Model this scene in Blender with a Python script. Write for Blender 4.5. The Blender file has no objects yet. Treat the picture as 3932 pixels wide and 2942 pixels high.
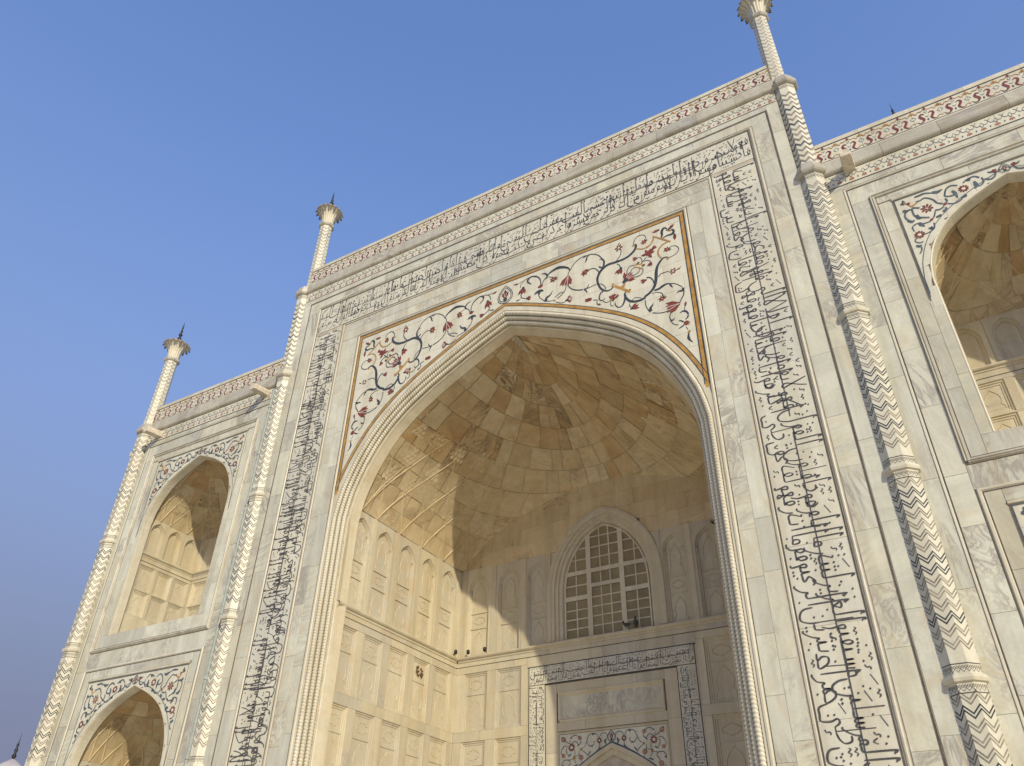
import bpy, math, random
from mathutils import Vector, Matrix
R = math.radians
rng = random.Random(7)
scene = bpy.context.scene
col = scene.collection

# ------------------------------------------------------------------ camera
cam_d = bpy.data.cameras.new("camera"); cam = bpy.data.objects.new("camera", cam_d); col.objects.link(cam)
scene.camera = cam
YAW, PITCH, ROLL = -0.5428520, 0.6217638, 0.0217018
fw = Vector((math.sin(YAW) * math.cos(PITCH), math.cos(YAW) * math.cos(PITCH), math.sin(PITCH)))
r0 = Vector((math.cos(YAW), -math.sin(YAW), 0)); u0 = r0.cross(fw)
rt = r0 * math.cos(ROLL) + u0 * math.sin(ROLL); up = -r0 * math.sin(ROLL) + u0 * math.cos(ROLL)
M = Matrix((rt, up, -fw)).transposed().to_4x4(); M.translation = Vector((10.2186, -16.3977, 1.6))
cam.matrix_world = M
cam_d.sensor_width = 36; cam_d.lens = 3044.16 / 3932 * 36
cam_d.clip_start = 0.1; cam_d.clip_end = 3000

# ------------------------------------------------------------------ sky and sun
SUN_EL = R(25.8)
sdir = Vector((0.761 * math.cos(SUN_EL), -0.649 * math.cos(SUN_EL), math.sin(SUN_EL)))
world = bpy.data.worlds.new("World"); scene.world = world; world.use_nodes = True
wn = world.node_tree; wn.nodes.clear()
sky = wn.nodes.new('ShaderNodeTexSky'); sky.sky_type = 'NISHITA'; sky.sun_disc = False
sky.sun_elevation = SUN_EL; sky.sun_rotation = math.atan2(sdir.x, sdir.y)
sky.air_density = 1.25; sky.dust_density = 1.6; sky.ozone_density = 4.0
bg = wn.nodes.new('ShaderNodeBackground'); bg.inputs[1].default_value = 0.12
wo = wn.nodes.new('ShaderNodeOutputWorld')
# the low sky is hazier and duller than a clear-air sky: blend evenly towards a mauve haze near the horizon, all round
tcw = wn.nodes.new('ShaderNodeTexCoord'); sxw = wn.nodes.new('ShaderNodeSeparateXYZ'); wn.links.new(tcw.outputs['Generated'], sxw.inputs[0])
rw = wn.nodes.new('ShaderNodeMapRange'); rw.inputs[1].default_value = 0.12; rw.inputs[2].default_value = 0.9; rw.inputs[3].default_value = 1.0; rw.inputs[4].default_value = 0.0
rw.interpolation_type = 'SMOOTHSTEP'; wn.links.new(sxw.outputs[2], rw.inputs[0])
mxw = wn.nodes.new('ShaderNodeMix'); mxw.data_type = 'RGBA'; mxw.inputs[7].default_value = (1.12, 1.26, 1.90, 1)
tnw = wn.nodes.new('ShaderNodeMix'); tnw.data_type = 'RGBA'; tnw.blend_type = 'MULTIPLY'; tnw.inputs[0].default_value = 1.0; tnw.inputs[7].default_value = (1.20, 1.22, 1.44, 1)
wn.links.new(sky.outputs[0], tnw.inputs[6]); wn.links.new(tnw.outputs[2], mxw.inputs[6]); wn.links.new(rw.outputs[0], mxw.inputs[0])
wn.links.new(mxw.outputs[2], bg.inputs[0]); wn.links.new(bg.outputs[0], wo.inputs[0])
sun_d = bpy.data.lights.new("sun", 'SUN'); sun = bpy.data.objects.new("sun", sun_d); col.objects.link(sun)
sun_d.energy = 2.4; sun_d.angle = R(0.6); sun_d.color = (1.0, 0.89, 0.69)
sun.rotation_euler = (-sdir).to_track_quat('-Z', 'Y').to_euler()
scene.view_settings.view_transform = 'Standard'; scene.view_settings.look = 'None'
scene.view_settings.exposure = 0.69; scene.view_settings.gamma = 1.0
scene.view_settings.use_curve_mapping = False

# ------------------------------------------------------------------ materials
def mk(name):
    m = bpy.data.materials.new(name); m.use_nodes = True
    nt = m.node_tree; b = nt.nodes['Principled BSDF']
    return m, nt, b
def ramp(nt, pts, inp, interp='LINEAR'):
    r = nt.nodes.new('ShaderNodeValToRGB'); cr = r.color_ramp; cr.interpolation = interp
    while len(cr.elements) < len(pts): cr.elements.new(0.5)
    for e, (p, c) in zip(cr.elements, pts):
        e.position = p; e.color = (*c, 1) if len(c) == 3 else c
    nt.links.new(inp, r.inputs[0]); return r.outputs[0]
def mixc(nt, fac, a, b, mode='MIX'):
    n = nt.nodes.new('ShaderNodeMix'); n.data_type = 'RGBA'; n.blend_type = mode
    for sock, v in ((n.inputs[0], fac), (n.inputs[6], a), (n.inputs[7], b)):
        if isinstance(v, (int, float)): sock.default_value = v
        elif isinstance(v, tuple): sock.default_value = (*v, 1)
        else: nt.links.new(v, sock)
    return n.outputs[2]
def noise(nt, vec, scale, detail=4, rough=0.55, dist=0.0):
    n = nt.nodes.new('ShaderNodeTexNoise'); n.inputs['Scale'].default_value = scale
    n.inputs['Detail'].default_value = detail; n.inputs['Roughness'].default_value = rough
    n.inputs['Distortion'].default_value = dist
    nt.links.new(vec, n.inputs['Vector']); return n.outputs['Fac']
def mathn(nt, op, a, b=None, c=None):
    n = nt.nodes.new('ShaderNodeMath'); n.operation = op
    for i, v in enumerate((a, b, c)):
        if v is None: continue
        if isinstance(v, (int, float)): n.inputs[i].default_value = v
        else: nt.links.new(v, n.inputs[i])
    return n.outputs[0]
def G(v): return (v, v, v)
def marble(name, tones, vein=(0.33, 0.33, 0.32), vein_amt=0.55, stain=None, stain_amt=0.0, rough=0.42, bump=0.04, cloud=0.5):
    """each stone gets its own tone, vein direction and cloudiness from the object's random value"""
    m, nt, b = mk(name)
    tc = nt.nodes.new('ShaderNodeTexCoord'); oi = nt.nodes.new('ShaderNodeObjectInfo')
    geo = nt.nodes.new('ShaderNodeNewGeometry')
    rnd = oi.outputs['Random']
    comb = nt.nodes.new('ShaderNodeCombineXYZ')
    nt.links.new(mathn(nt, 'MULTIPLY', rnd, 61.0), comb.inputs[0]); nt.links.new(mathn(nt, 'MULTIPLY', rnd, 37.0), comb.inputs[1])
    nt.links.new(mathn(nt, 'MULTIPLY', rnd, 83.0), comb.inputs[2])
    rot = nt.nodes.new('ShaderNodeVectorRotate'); rot.rotation_type = 'EULER_XYZ'
    cr = nt.nodes.new('ShaderNodeCombineXYZ')
    nt.links.new(mathn(nt, 'MULTIPLY', rnd, 2.2), cr.inputs[1]); nt.links.new(mathn(nt, 'MULTIPLY', rnd, 5.1), cr.inputs[0])
    nt.links.new(geo.outputs['Position'], rot.inputs['Vector']); nt.links.new(cr.outputs[0], rot.inputs['Rotation'])
    add = nt.nodes.new('ShaderNodeVectorMath'); add.operation = 'ADD'
    nt.links.new(rot.outputs[0], add.inputs[0]); nt.links.new(comb.outputs[0], add.inputs[1])
    v = add.outputs[0]
    st = nt.nodes.new('ShaderNodeMapping'); st.inputs['Scale'].default_value = (0.35, 1.3, 2.6); nt.links.new(v, st.inputs[0])
    r2 = mathn(nt, 'FRACT', mathn(nt, 'MULTIPLY', rnd, 17.3)); r3 = mathn(nt, 'FRACT', mathn(nt, 'MULTIPLY', rnd, 41.7))
    n = len(tones)
    base = ramp(nt, [(i / (n - 1), t) for i, t in enumerate(tones)], rnd)
    cl = ramp(nt, [(0.35, G(0)), (0.7, G(1))], noise(nt, st.outputs[0], 0.9, 5, 0.6, 0.6))
    dk = mixc(nt, 1.0, base, (0.80, 0.80, 0.80), 'MULTIPLY')
    c1 = mixc(nt, mathn(nt, 'MULTIPLY', cl, cloud), base, dk)
    # veins: thin dark bands where a distorted noise crosses its middle
    vn = noise(nt, st.outputs[0], 1.5, 6, 0.62, 1.2)
    va = mathn(nt, 'ABSOLUTE', mathn(nt, 'SUBTRACT', vn, 0.5))
    vm = ramp(nt, [(0.0, G(1)), (0.03, G(0.45)), (0.10, G(0))], va)
    patch = ramp(nt, [(0.42, G(0)), (0.62, G(1))], noise(nt, v, 0.7, 2, 0.5))
    amt = mathn(nt, 'MULTIPLY', mathn(nt, 'MULTIPLY', vm, patch), mathn(nt, 'MULTIPLY', mathn(nt, 'ADD', mathn(nt, 'MULTIPLY', r2, r2), 0.12), vein_amt))
    c2 = mixc(nt, amt, c1, vein)
    # fine grain and soft world-scale weathering
    gr = ramp(nt, [(0.3, G(0.93)), (0.7, G(1.03))], noise(nt, geo.outputs['Position'], 14.0, 5, 0.7))
    c3 = mixc(nt, 1.0, c2, gr, 'MULTIPLY')
    sk = nt.nodes.new('ShaderNodeMapping'); sk.inputs['Scale'].default_value = (2.2, 2.2, 0.16); nt.links.new(geo.outputs['Position'], sk.inputs[0])
    c3 = mixc(nt, 1.0, c3, ramp(nt, [(0.36, (0.86, 0.84, 0.80)), (0.56, G(1.0))], noise(nt, sk.outputs[0], 1.0, 5, 0.62)), 'MULTIPLY')
    if stain:
        sm = ramp(nt, [(0.46, G(0)), (0.72, G(1))], noise(nt, st.outputs[0], 1.3, 6, 0.65, 0.8))
        sa = mathn(nt, 'MULTIPLY', sm, mathn(nt, 'MULTIPLY', mathn(nt, 'ADD', r3, 0.1), stain_amt))
        c3 = mixc(nt, sa, c3, stain)
    nt.links.new(c3, b.inputs['Base Color']); b.inputs['Roughness'].default_value = rough
    b.inputs['Specular IOR Level'].default_value = 0.35
    bp = nt.nodes.new('ShaderNodeBump'); bp.inputs['Strength'].default_value = bump; bp.inputs['Distance'].default_value = 0.02
    nt.links.new(noise(nt, geo.outputs['Position'], 9.0, 6, 0.6), bp.inputs['Height']); nt.links.new(bp.outputs[0], b.inputs['Normal'])
    return m
def plain(name, c, rough=0.5, var=0.25, scale=3.0, metallic=0.0):
    m, nt, b = mk(name)
    geo = nt.nodes.new('ShaderNodeNewGeometry')
    g = ramp(nt, [(0.3, G(1 - var)), (0.7, G(1 + var * 0.6))], noise(nt, geo.outputs['Position'], scale, 6, 0.65))
    nt.links.new(mixc(nt, 1.0, c, g, 'MULTIPLY'), b.inputs['Base Color'])
    b.inputs['Roughness'].default_value = rough; b.inputs['Metallic'].default_value = metallic
    b.inputs['Specular IOR Level'].default_value = 0.3
    return m
MT = {}
MT['marble'] = marble('white_marble', [(0.601, 0.598, 0.473), (0.650, 0.638, 0.492), (0.552, 0.553, 0.448), (0.670, 0.668, 0.532), (0.591, 0.568, 0.424), (0.630, 0.628, 0.507), (0.522, 0.523, 0.428), (0.660, 0.653, 0.517), (0.571, 0.543, 0.404)], vein=(0.364, 0.342, 0.286), stain=(0.492, 0.402, 0.246), stain_amt=0.7, vein_amt=1.9, cloud=1.0)
MT['spandrel'] = marble('spandrel_marble', [(0.630, 0.608, 0.476), (0.659, 0.631, 0.493), (0.601, 0.580, 0.454)], vein_amt=0.2, cloud=0.25)
MT['band'] = marble('inscription_marble', [(0.614, 0.594, 0.470), (0.653, 0.628, 0.493), (0.564, 0.555, 0.461), (0.633, 0.604, 0.470)], vein_amt=0.25, stain=(0.475, 0.366, 0.204), stain_amt=0.3)
MT['trim'] = marble('trim_marble', [(0.633, 0.594, 0.443), (0.573, 0.535, 0.406), (0.673, 0.638, 0.489)], vein_amt=0.3, stain=(0.416, 0.327, 0.193), stain_amt=0.4)
MT['cornice'] = marble('shade_toned_weathered_cornice', [(0.456, 0.425, 0.325), (0.524, 0.494, 0.381), (0.410, 0.391, 0.314)], vein_amt=0.6, stain=(0.251, 0.207, 0.146), stain_amt=0.9)  # darker tones paint in the shade of the down-facing roll; stains are the stone's own
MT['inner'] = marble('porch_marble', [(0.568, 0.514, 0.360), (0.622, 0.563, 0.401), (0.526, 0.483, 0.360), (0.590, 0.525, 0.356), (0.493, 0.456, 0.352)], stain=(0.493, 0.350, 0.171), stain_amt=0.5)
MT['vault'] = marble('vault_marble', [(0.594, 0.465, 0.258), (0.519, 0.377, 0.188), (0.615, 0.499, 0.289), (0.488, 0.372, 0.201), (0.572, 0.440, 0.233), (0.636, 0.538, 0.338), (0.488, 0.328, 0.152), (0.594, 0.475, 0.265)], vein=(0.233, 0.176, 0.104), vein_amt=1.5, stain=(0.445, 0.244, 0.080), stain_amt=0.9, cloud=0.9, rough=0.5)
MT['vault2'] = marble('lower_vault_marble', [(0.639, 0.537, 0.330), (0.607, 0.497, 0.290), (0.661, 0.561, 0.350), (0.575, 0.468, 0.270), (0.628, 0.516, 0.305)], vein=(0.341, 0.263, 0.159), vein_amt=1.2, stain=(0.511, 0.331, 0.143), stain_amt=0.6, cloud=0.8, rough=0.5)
MT['mortar'] = plain('lime_mortar', (0.46, 0.41, 0.31), 0.8, 0.3)
MT['d'] = plain('black_inlay', (0.05, 0.058, 0.066), 0.35, 0.5, 6)
MT['ink'] = plain('inscription_inlay', (0.078, 0.076, 0.076), 0.35, 0.4, 5)
MT['s'] = plain('slate_green_inlay', (0.085, 0.115, 0.13), 0.4, 0.5, 5)
MT['r'] = plain('red_jasper_inlay', (0.20, 0.052, 0.032), 0.4, 0.5, 6)
MT['p'] = plain('pink_brown_inlay', (0.36, 0.16, 0.10), 0.4, 0.4, 6)
MT['w'] = plain('white_inlay', (0.70, 0.67, 0.58), 0.4, 0.1, 6)
MT['g'] = plain('yellow_marble_inlay', (0.42, 0.235, 0.055), 0.4, 0.4, 4)
MT['o'] = plain('ochre_inlay', (0.40, 0.22, 0.07), 0.4, 0.4, 6)
MT['m'] = plain('dark_red_inlay', (0.20, 0.05, 0.045), 0.4, 0.5, 6)
MT['chev'] = plain('taupe_inlay', (0.27, 0.24, 0.185), 0.5, 0.6, 4)
MT['chevpale'] = plain('pale_taupe_inlay', (0.44, 0.415, 0.35), 0.5, 0.6, 4)
MT['line'] = plain('dark_line_inlay', (0.10, 0.085, 0.065), 0.5, 0.5, 5)
MT['relief'] = plain('relief_edge_marble', (0.50, 0.42, 0.27), 0.5, 0.3, 5)
MT['tip'] = plain('stained_petal_tip', (0.32, 0.25, 0.20), 0.6, 0.4, 8)
MT['finial'] = plain('dark_bronze', (0.035, 0.032, 0.03), 0.45, 0.4, 8, 0.4)
MT['pipe'] = plain('grey_green_painted_pipe', (0.33, 0.37, 0.33), 0.5, 0.3, 6)
MT['stone_spout'] = plain('sandstone_spout', (0.60, 0.53, 0.40), 0.7, 0.3, 5)
MT['bird'] = plain('pigeon_grey', (0.05, 0.055, 0.065), 0.6, 0.4, 12)
MT['nest'] = plain('dark_nest', (0.15, 0.095, 0.04), 0.8, 0.5, 20)
MT['sand'] = plain('red_sandstone', (0.30, 0.12, 0.07), 0.8, 0.3, 1)
MT['farwhite'] = plain('far_white_marble', (0.42, 0.38, 0.36), 0.6, 0.15, 1)
# wire mesh panes
def mesh_mat():
    m, nt, b = mk('wire_mesh_pane')
    tc = nt.nodes.new('ShaderNodeNewGeometry'); sp = nt.nodes.new('ShaderNodeSeparateXYZ'); nt.links.new(tc.outputs['Position'], sp.inputs[0])
    def w(a):
        return mathn(nt, 'ABSOLUTE', mathn(nt, 'SINE', mathn(nt, 'MULTIPLY', a, 62.0)))
    a = w(mathn(nt, 'ADD', sp.outputs[0], sp.outputs[2])); c = w(mathn(nt, 'SUBTRACT', sp.outputs[0], sp.outputs[2]))
    g = mathn(nt, 'MINIMUM', a, c)
    big = ramp(nt, [(0.35, (0.15, 0.12, 0.06)), (0.65, (0.25, 0.20, 0.10))], noise(nt, tc.outputs['Position'], 1.4, 3))
    nt.links.new(mixc(nt, ramp(nt, [(0.15, G(0.7)), (0.45, G(0))], g), big, (0.34, 0.27, 0.15)), b.inputs['Base Color'])
    b.inputs['Roughness'].default_value = 0.5
    return m
MT['pane'] = mesh_mat()
def terrace_mat():
    m, nt, b = mk('terrace_marble')
    geo = nt.nodes.new('ShaderNodeNewGeometry')
    br = nt.nodes.new('ShaderNodeTexBrick'); br.inputs['Scale'].default_value = 1.0; br.inputs['Brick Width'].default_value = 1.2; br.inputs['Row Height'].default_value = 0.6
    br.inputs['Mortar Size'].default_value = 0.008
    br.inputs['Color1'].default_value = (0.80, 0.70, 0.54, 1); br.inputs['Color2'].default_value = (0.72, 0.62, 0.47, 1); br.inputs['Mortar'].default_value = (0.25, 0.2, 0.13, 1)
    nt.links.new(geo.outputs['Position'], br.inputs['Vector'])
    g = ramp(nt, [(0.3, G(0.8)), (0.7, G(1.05))], noise(nt, geo.outputs['Position'], 0.6, 6, 0.6))
    nt.links.new(mixc(nt, 1.0, br.outputs[0], g, 'MULTIPLY'), b.inputs['Base Color']); b.inputs['Roughness'].default_value = 0.5
    return m
MT['terrace'] = terrace_mat()

# ------------------------------------------------------------------ object helpers
def thing(name, label, cat, loc=(0, 0, 0), group=None):
    o = bpy.data.objects.new(name, None); col.objects.link(o); o.location = loc; o.empty_display_size = 0.3
    o['label'] = label; o['category'] = cat
    if group: o['group'] = group
    return o
def link(name, me, parent=None, loc=(0, 0, 0), rotz=0.0, label=None, scale=None):
    o = bpy.data.objects.new(name, me); col.objects.link(o)
    if parent is not None:
        o.parent = parent
        base = parent.location if parent.parent is None else parent.location + parent.parent.location
        o.location = Vector(loc) - base
    else: o.location = loc
    o.rotation_euler = (0, 0, rotz)
    if scale: o.scale = scale
    if label: o['label'] = label
    return o
class MB:
    def __init__(s): s.v = []; s.f = []; s.m = []; s.mats = []
    def mi(s, m):
        if m not in s.mats: s.mats.append(m)
        return s.mats.index(m)
    def face(s, pts, m):
        n = len(s.v); s.v.extend(tuple(p) for p in pts); s.f.append(tuple(range(n, n + len(pts)))); s.m.append(s.mi(m))
    def grid(s, rows, m, close=False, flip=False):
        """rows: list of equal-length point rows, joined into quads with shared vertices"""
        n = len(s.v); w = len(rows[0]); k = s.mi(m)
        for r in rows: s.v.extend(tuple(p) for p in r)
        for i in range(len(rows) - 1):
            for j in range(w if close else w - 1):
                a = n + i * w + j; b = n + i * w + (j + 1) % w; c = b + w; d = a + w
                s.f.append((d, c, b, a) if flip else (a, b, c, d)); s.m.append(k)
    def box(s, x0, x1, y0, y1, z0, z1, m):
        n = len(s.v); k = s.mi(m)
        s.v += [(x0, y0, z0), (x1, y0, z0), (x1, y1, z0), (x0, y1, z0), (x0, y0, z1), (x1, y0, z1), (x1, y1, z1), (x0, y1, z1)]
        for f in ((0, 3, 2, 1), (4, 5, 6, 7), (0, 1, 5, 4), (1, 2, 6, 5), (2, 3, 7, 6), (3, 0, 4, 7)):
            s.f.append(tuple(n + i for i in f)); s.m.append(k)
    def mesh(s, name, smooth=False, recalc=False):
        me = bpy.data.meshes.new(name); me.from_pydata(s.v, [], s.f)
        for m in s.mats: me.materials.append(MT[m])
        me.polygons.foreach_set('material_index', s.m)
        if smooth: me.polygons.foreach_set('use_smooth', [True] * len(me.polygons))
        me.update(); return me
    def build(s, name, parent=None, smooth=False, label=None):
        """vertices given in world space; origin placed at the middle of the piece"""
        if not s.v: return None
        lo = Vector([min(p[i] for p in s.v) for i in range(3)]); hi = Vector([max(p[i] for p in s.v) for i in range(3)])
        c = (lo + hi) / 2
        s.v = [(p[0] - c.x, p[1] - c.y, p[2] - c.z) for p in s.v]
        return link(name, s.mesh(name, smooth), parent, c, 0.0, label)
class Plane:
    """a wall plane: u along it, v up, d out of it towards the viewer"""
    def __init__(s, o, u, n): s.o = Vector(o); s.u = Vector(u); s.n = Vector(n)
    def __call__(s, u, v, d=0.0):
        p = s.o + s.u * u + s.n * d; return (p.x, p.y, p.z + v)
FRONT = Plane((0, 0, 0), (1, 0, 0), (0, -1, 0))
BACK = Plane((0, 6.65, 0), (1, 0, 0), (0, -1, 0))
LEFTW = Plane((-5.66, 0, 0), (0, 1, 0), (1, 0, 0))
RIGHTW = Plane((5.66, 0, 0), (0, 1, 0), (-1, 0, 0))
def catmull(pts, k=5):
    if len(pts) < 3: return list(pts)
    out = []; P = [pts[0]] + list(pts) + [pts[-1]]
    for i in range(1, len(P) - 2):
        p0, p1, p2, p3 = P[i - 1:i + 3]
        for j in range(k):
            t = j / k; t2 = t * t; t3 = t2 * t
            out.append(tuple(0.5 * (2 * p1[q] + (p2[q] - p0[q]) * t + (2 * p0[q] - 5 * p1[q] + 4 * p2[q] - p3[q]) * t2 + (3 * p1[q] - p0[q] - 3 * p2[q] + p3[q]) * t3) for q in range(2)))
    out.append(tuple(pts[-1])); return out
LAY = [0]
def lay():
    LAY[0] = (LAY[0] + 1) % 60; return 0.005 + LAY[0] * 0.00012
def ribbon(mb, pl, pts, wf, m, d=None):
    """flat inlaid strip along 2-D points; wf(t, direction) gives its width"""
    if d is None: d = lay()
    L = []; Rr = []; n = len(pts)
    for i, p in enumerate(pts):
        a = pts[max(i - 1, 0)]; b = pts[min(i + 1, n - 1)]
        dx, dy = b[0] - a[0], b[1] - a[1]; l = math.hypot(dx, dy) or 1; dx /= l; dy /= l
        w = wf(i / (n - 1), (dx, dy)) / 2
        L.append((p[0] - dy * w, p[1] + dx * w)); Rr.append((p[0] + dy * w, p[1] - dx * w))
    mb.grid([[pl(*q, d) for q in L], [pl(*q, d) for q in Rr]], m)
def flat(mb, pl, pts, m, d=None):
    if d is None: d = lay()
    mb.face([pl(p[0], p[1], d) for p in pts], m)
def line(mb, pl, a, b, w, m, d=0.006):
    ribbon(mb, pl, [a, b], lambda t, q: w, m, d)
def slab(name, parent, pl, u0, u1, v0, v1, m, d=None, depth=0.035, g=0.0035, lower=None, upper=None, label=None):
    """one facing stone; lower/upper: functions of u that cut it"""
    u0 += g; u1 -= g; v0 += g; v1 -= g
    if u1 - u0 < 0.02 or v1 - v0 < 0.02: return
    if d is None: d = rng.uniform(-0.0025, 0.003)
    mb = MB(); n = 1
    if lower or upper:
        n = 8
        us = [u0 + (u1 - u0) * i / n for i in range(n + 1)]
        lo = [max(v0, lower(u)) if lower else v0 for u in us]; hi = [min(v1, upper(u)) if upper else v1 for u in us]
        if all(h - l < 0.01 for h, l in zip(hi, lo)): return
        full = all(abs(l - v0) < 1e-6 for l in lo) and all(abs(h - v1) < 1e-6 for h in hi)
        if not full:
            cols = [(u, l, h) for u, l, h in zip(us, lo, hi) if h - l > 0.004]
            if len(cols) < 2: return
            mb.grid([[pl(u, l, d) for u, l, h in cols], [pl(u, h, d) for u, l, h in cols]], m)
            mb.grid([[pl(u, l, d - depth) for u, l, h in cols], [pl(u, l, d) for u, l, h in cols]], m)
            mb.grid([[pl(u, h, d) for u, l, h in cols], [pl(u, h, d - depth) for u, l, h in cols]], m)
            for e in (0, -1):
                u, l, h = cols[e]; mb.face([pl(u, l, d), pl(u, h, d), pl(u, h, d - depth), pl(u, l, d - depth)], m)
            return mb.build(name, parent, label=label)
    A = [pl(u0, v0, d), pl(u1, v0, d), pl(u1, v1, d), pl(u0, v1, d)]; B = [pl(u0, v0, d - depth), pl(u1, v0, d - depth), pl(u1, v1, d - depth), pl(u0, v1, d - depth)]
    mb.v = A + B; k = mb.mi(m)
    for f in ((0, 1, 2, 3), (0, 4, 5, 1), (1, 5, 6, 2), (2, 6, 7, 3), (3, 7, 4, 0)): mb.f.append(f); mb.m.append(k)
    return mb.build(name, parent, label=label)
def course(parent, pl, u0, u1, v0, v1, lo, hi, m='marble', name='stone', along='v', **kw):
    """a run of stones along v or u with random lengths"""
    a, b = (v0, v1) if along == 'v' else (u0, u1); x = a
    while x < b - 0.01:
        y = min(b, x + rng.uniform(lo, hi))
        if b - y < lo * 0.5: y = b
        if along == 'v': slab(name, parent, pl, u0, u1, x, y, m, **kw)
        else: slab(name, parent, pl, x, y, v0, v1, m, **kw)
        x = y
# --- half arch profiles: list of (x, z) from the apex to the foot of the jamb
def off(prof, d):
    """offset a half profile outwards (+) or inwards (-) and close it on the centre line"""
    out = []; n = len(prof)
    for i, p in enumerate(prof):
        a = prof[max(i - 1, 0)]; b = prof[min(i + 1, n - 1)]
        dx, dz = b[0] - a[0], b[1] - a[1]; l = math.hypot(dx, dz)
        out.append((p[0] - dz / l * d, p[1] + dx / l * d))
    while len(out) > 2 and out[1][0] <= 0: out.pop(0)
    a, b = out[0], out[1]; t = (0 - a[0]) / (b[0] - a[0]); out[0] = (0.0, a[1] + (b[1] - a[1]) * t)
    return out
def both(prof): return [(-x, z) for x, z in reversed(prof)] + list(prof[1:])
def zof(prof):
    def f(u):
        u = abs(u)
        if u >= max(p[0] for p in prof): return -99.0
        for a, b in zip(prof, prof[1:]):
            if a[0] <= u <= b[0] and b[0] > a[0]: return a[1] + (b[1] - a[1]) * (u - a[0]) / (b[0] - a[0])
        return -99.0
    return f
def wof(prof):
    def f(z):
        if z >= prof[0][1]: return 0.0
        for a, b in zip(prof, prof[1:]):
            if b[1] <= z <= a[1] and a[1] > b[1]: return b[0] + (a[0] - b[0]) * (z - b[1]) / (a[1] - b[1])
        return prof[-1][0]
    return f
def sweep(mb, pl, path, prof, m, uc=0.0):
    """moulding: 2-D path in the wall (arch or frame), prof = list of (offset outwards, d)"""
    n = len(path); rows = []
    for i, p in enumerate(path):
        a = path[i - 1] if i else None; b = path[i + 1] if i < n - 1 else None
        def nrm(q, r):
            dx, dz = r[0] - q[0], r[1] - q[1]; l = math.hypot(dx, dz); return (-dz / l, dx / l)
        if a and b:
            n1 = nrm(a, p); n2 = nrm(p, b); sx, sz = n1[0] + n2[0], n1[1] + n2[1]; k = 2 / max(sx * sx + sz * sz, 0.4)
            nx, nz = sx * k, sz * k
        else: nx, nz = nrm(a, p) if a else nrm(p, b)
        rows.append([pl(p[0] + uc + nx * o, p[1] + nz * o, d) for o, d in prof])
    mb.grid(rows, m)
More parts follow.
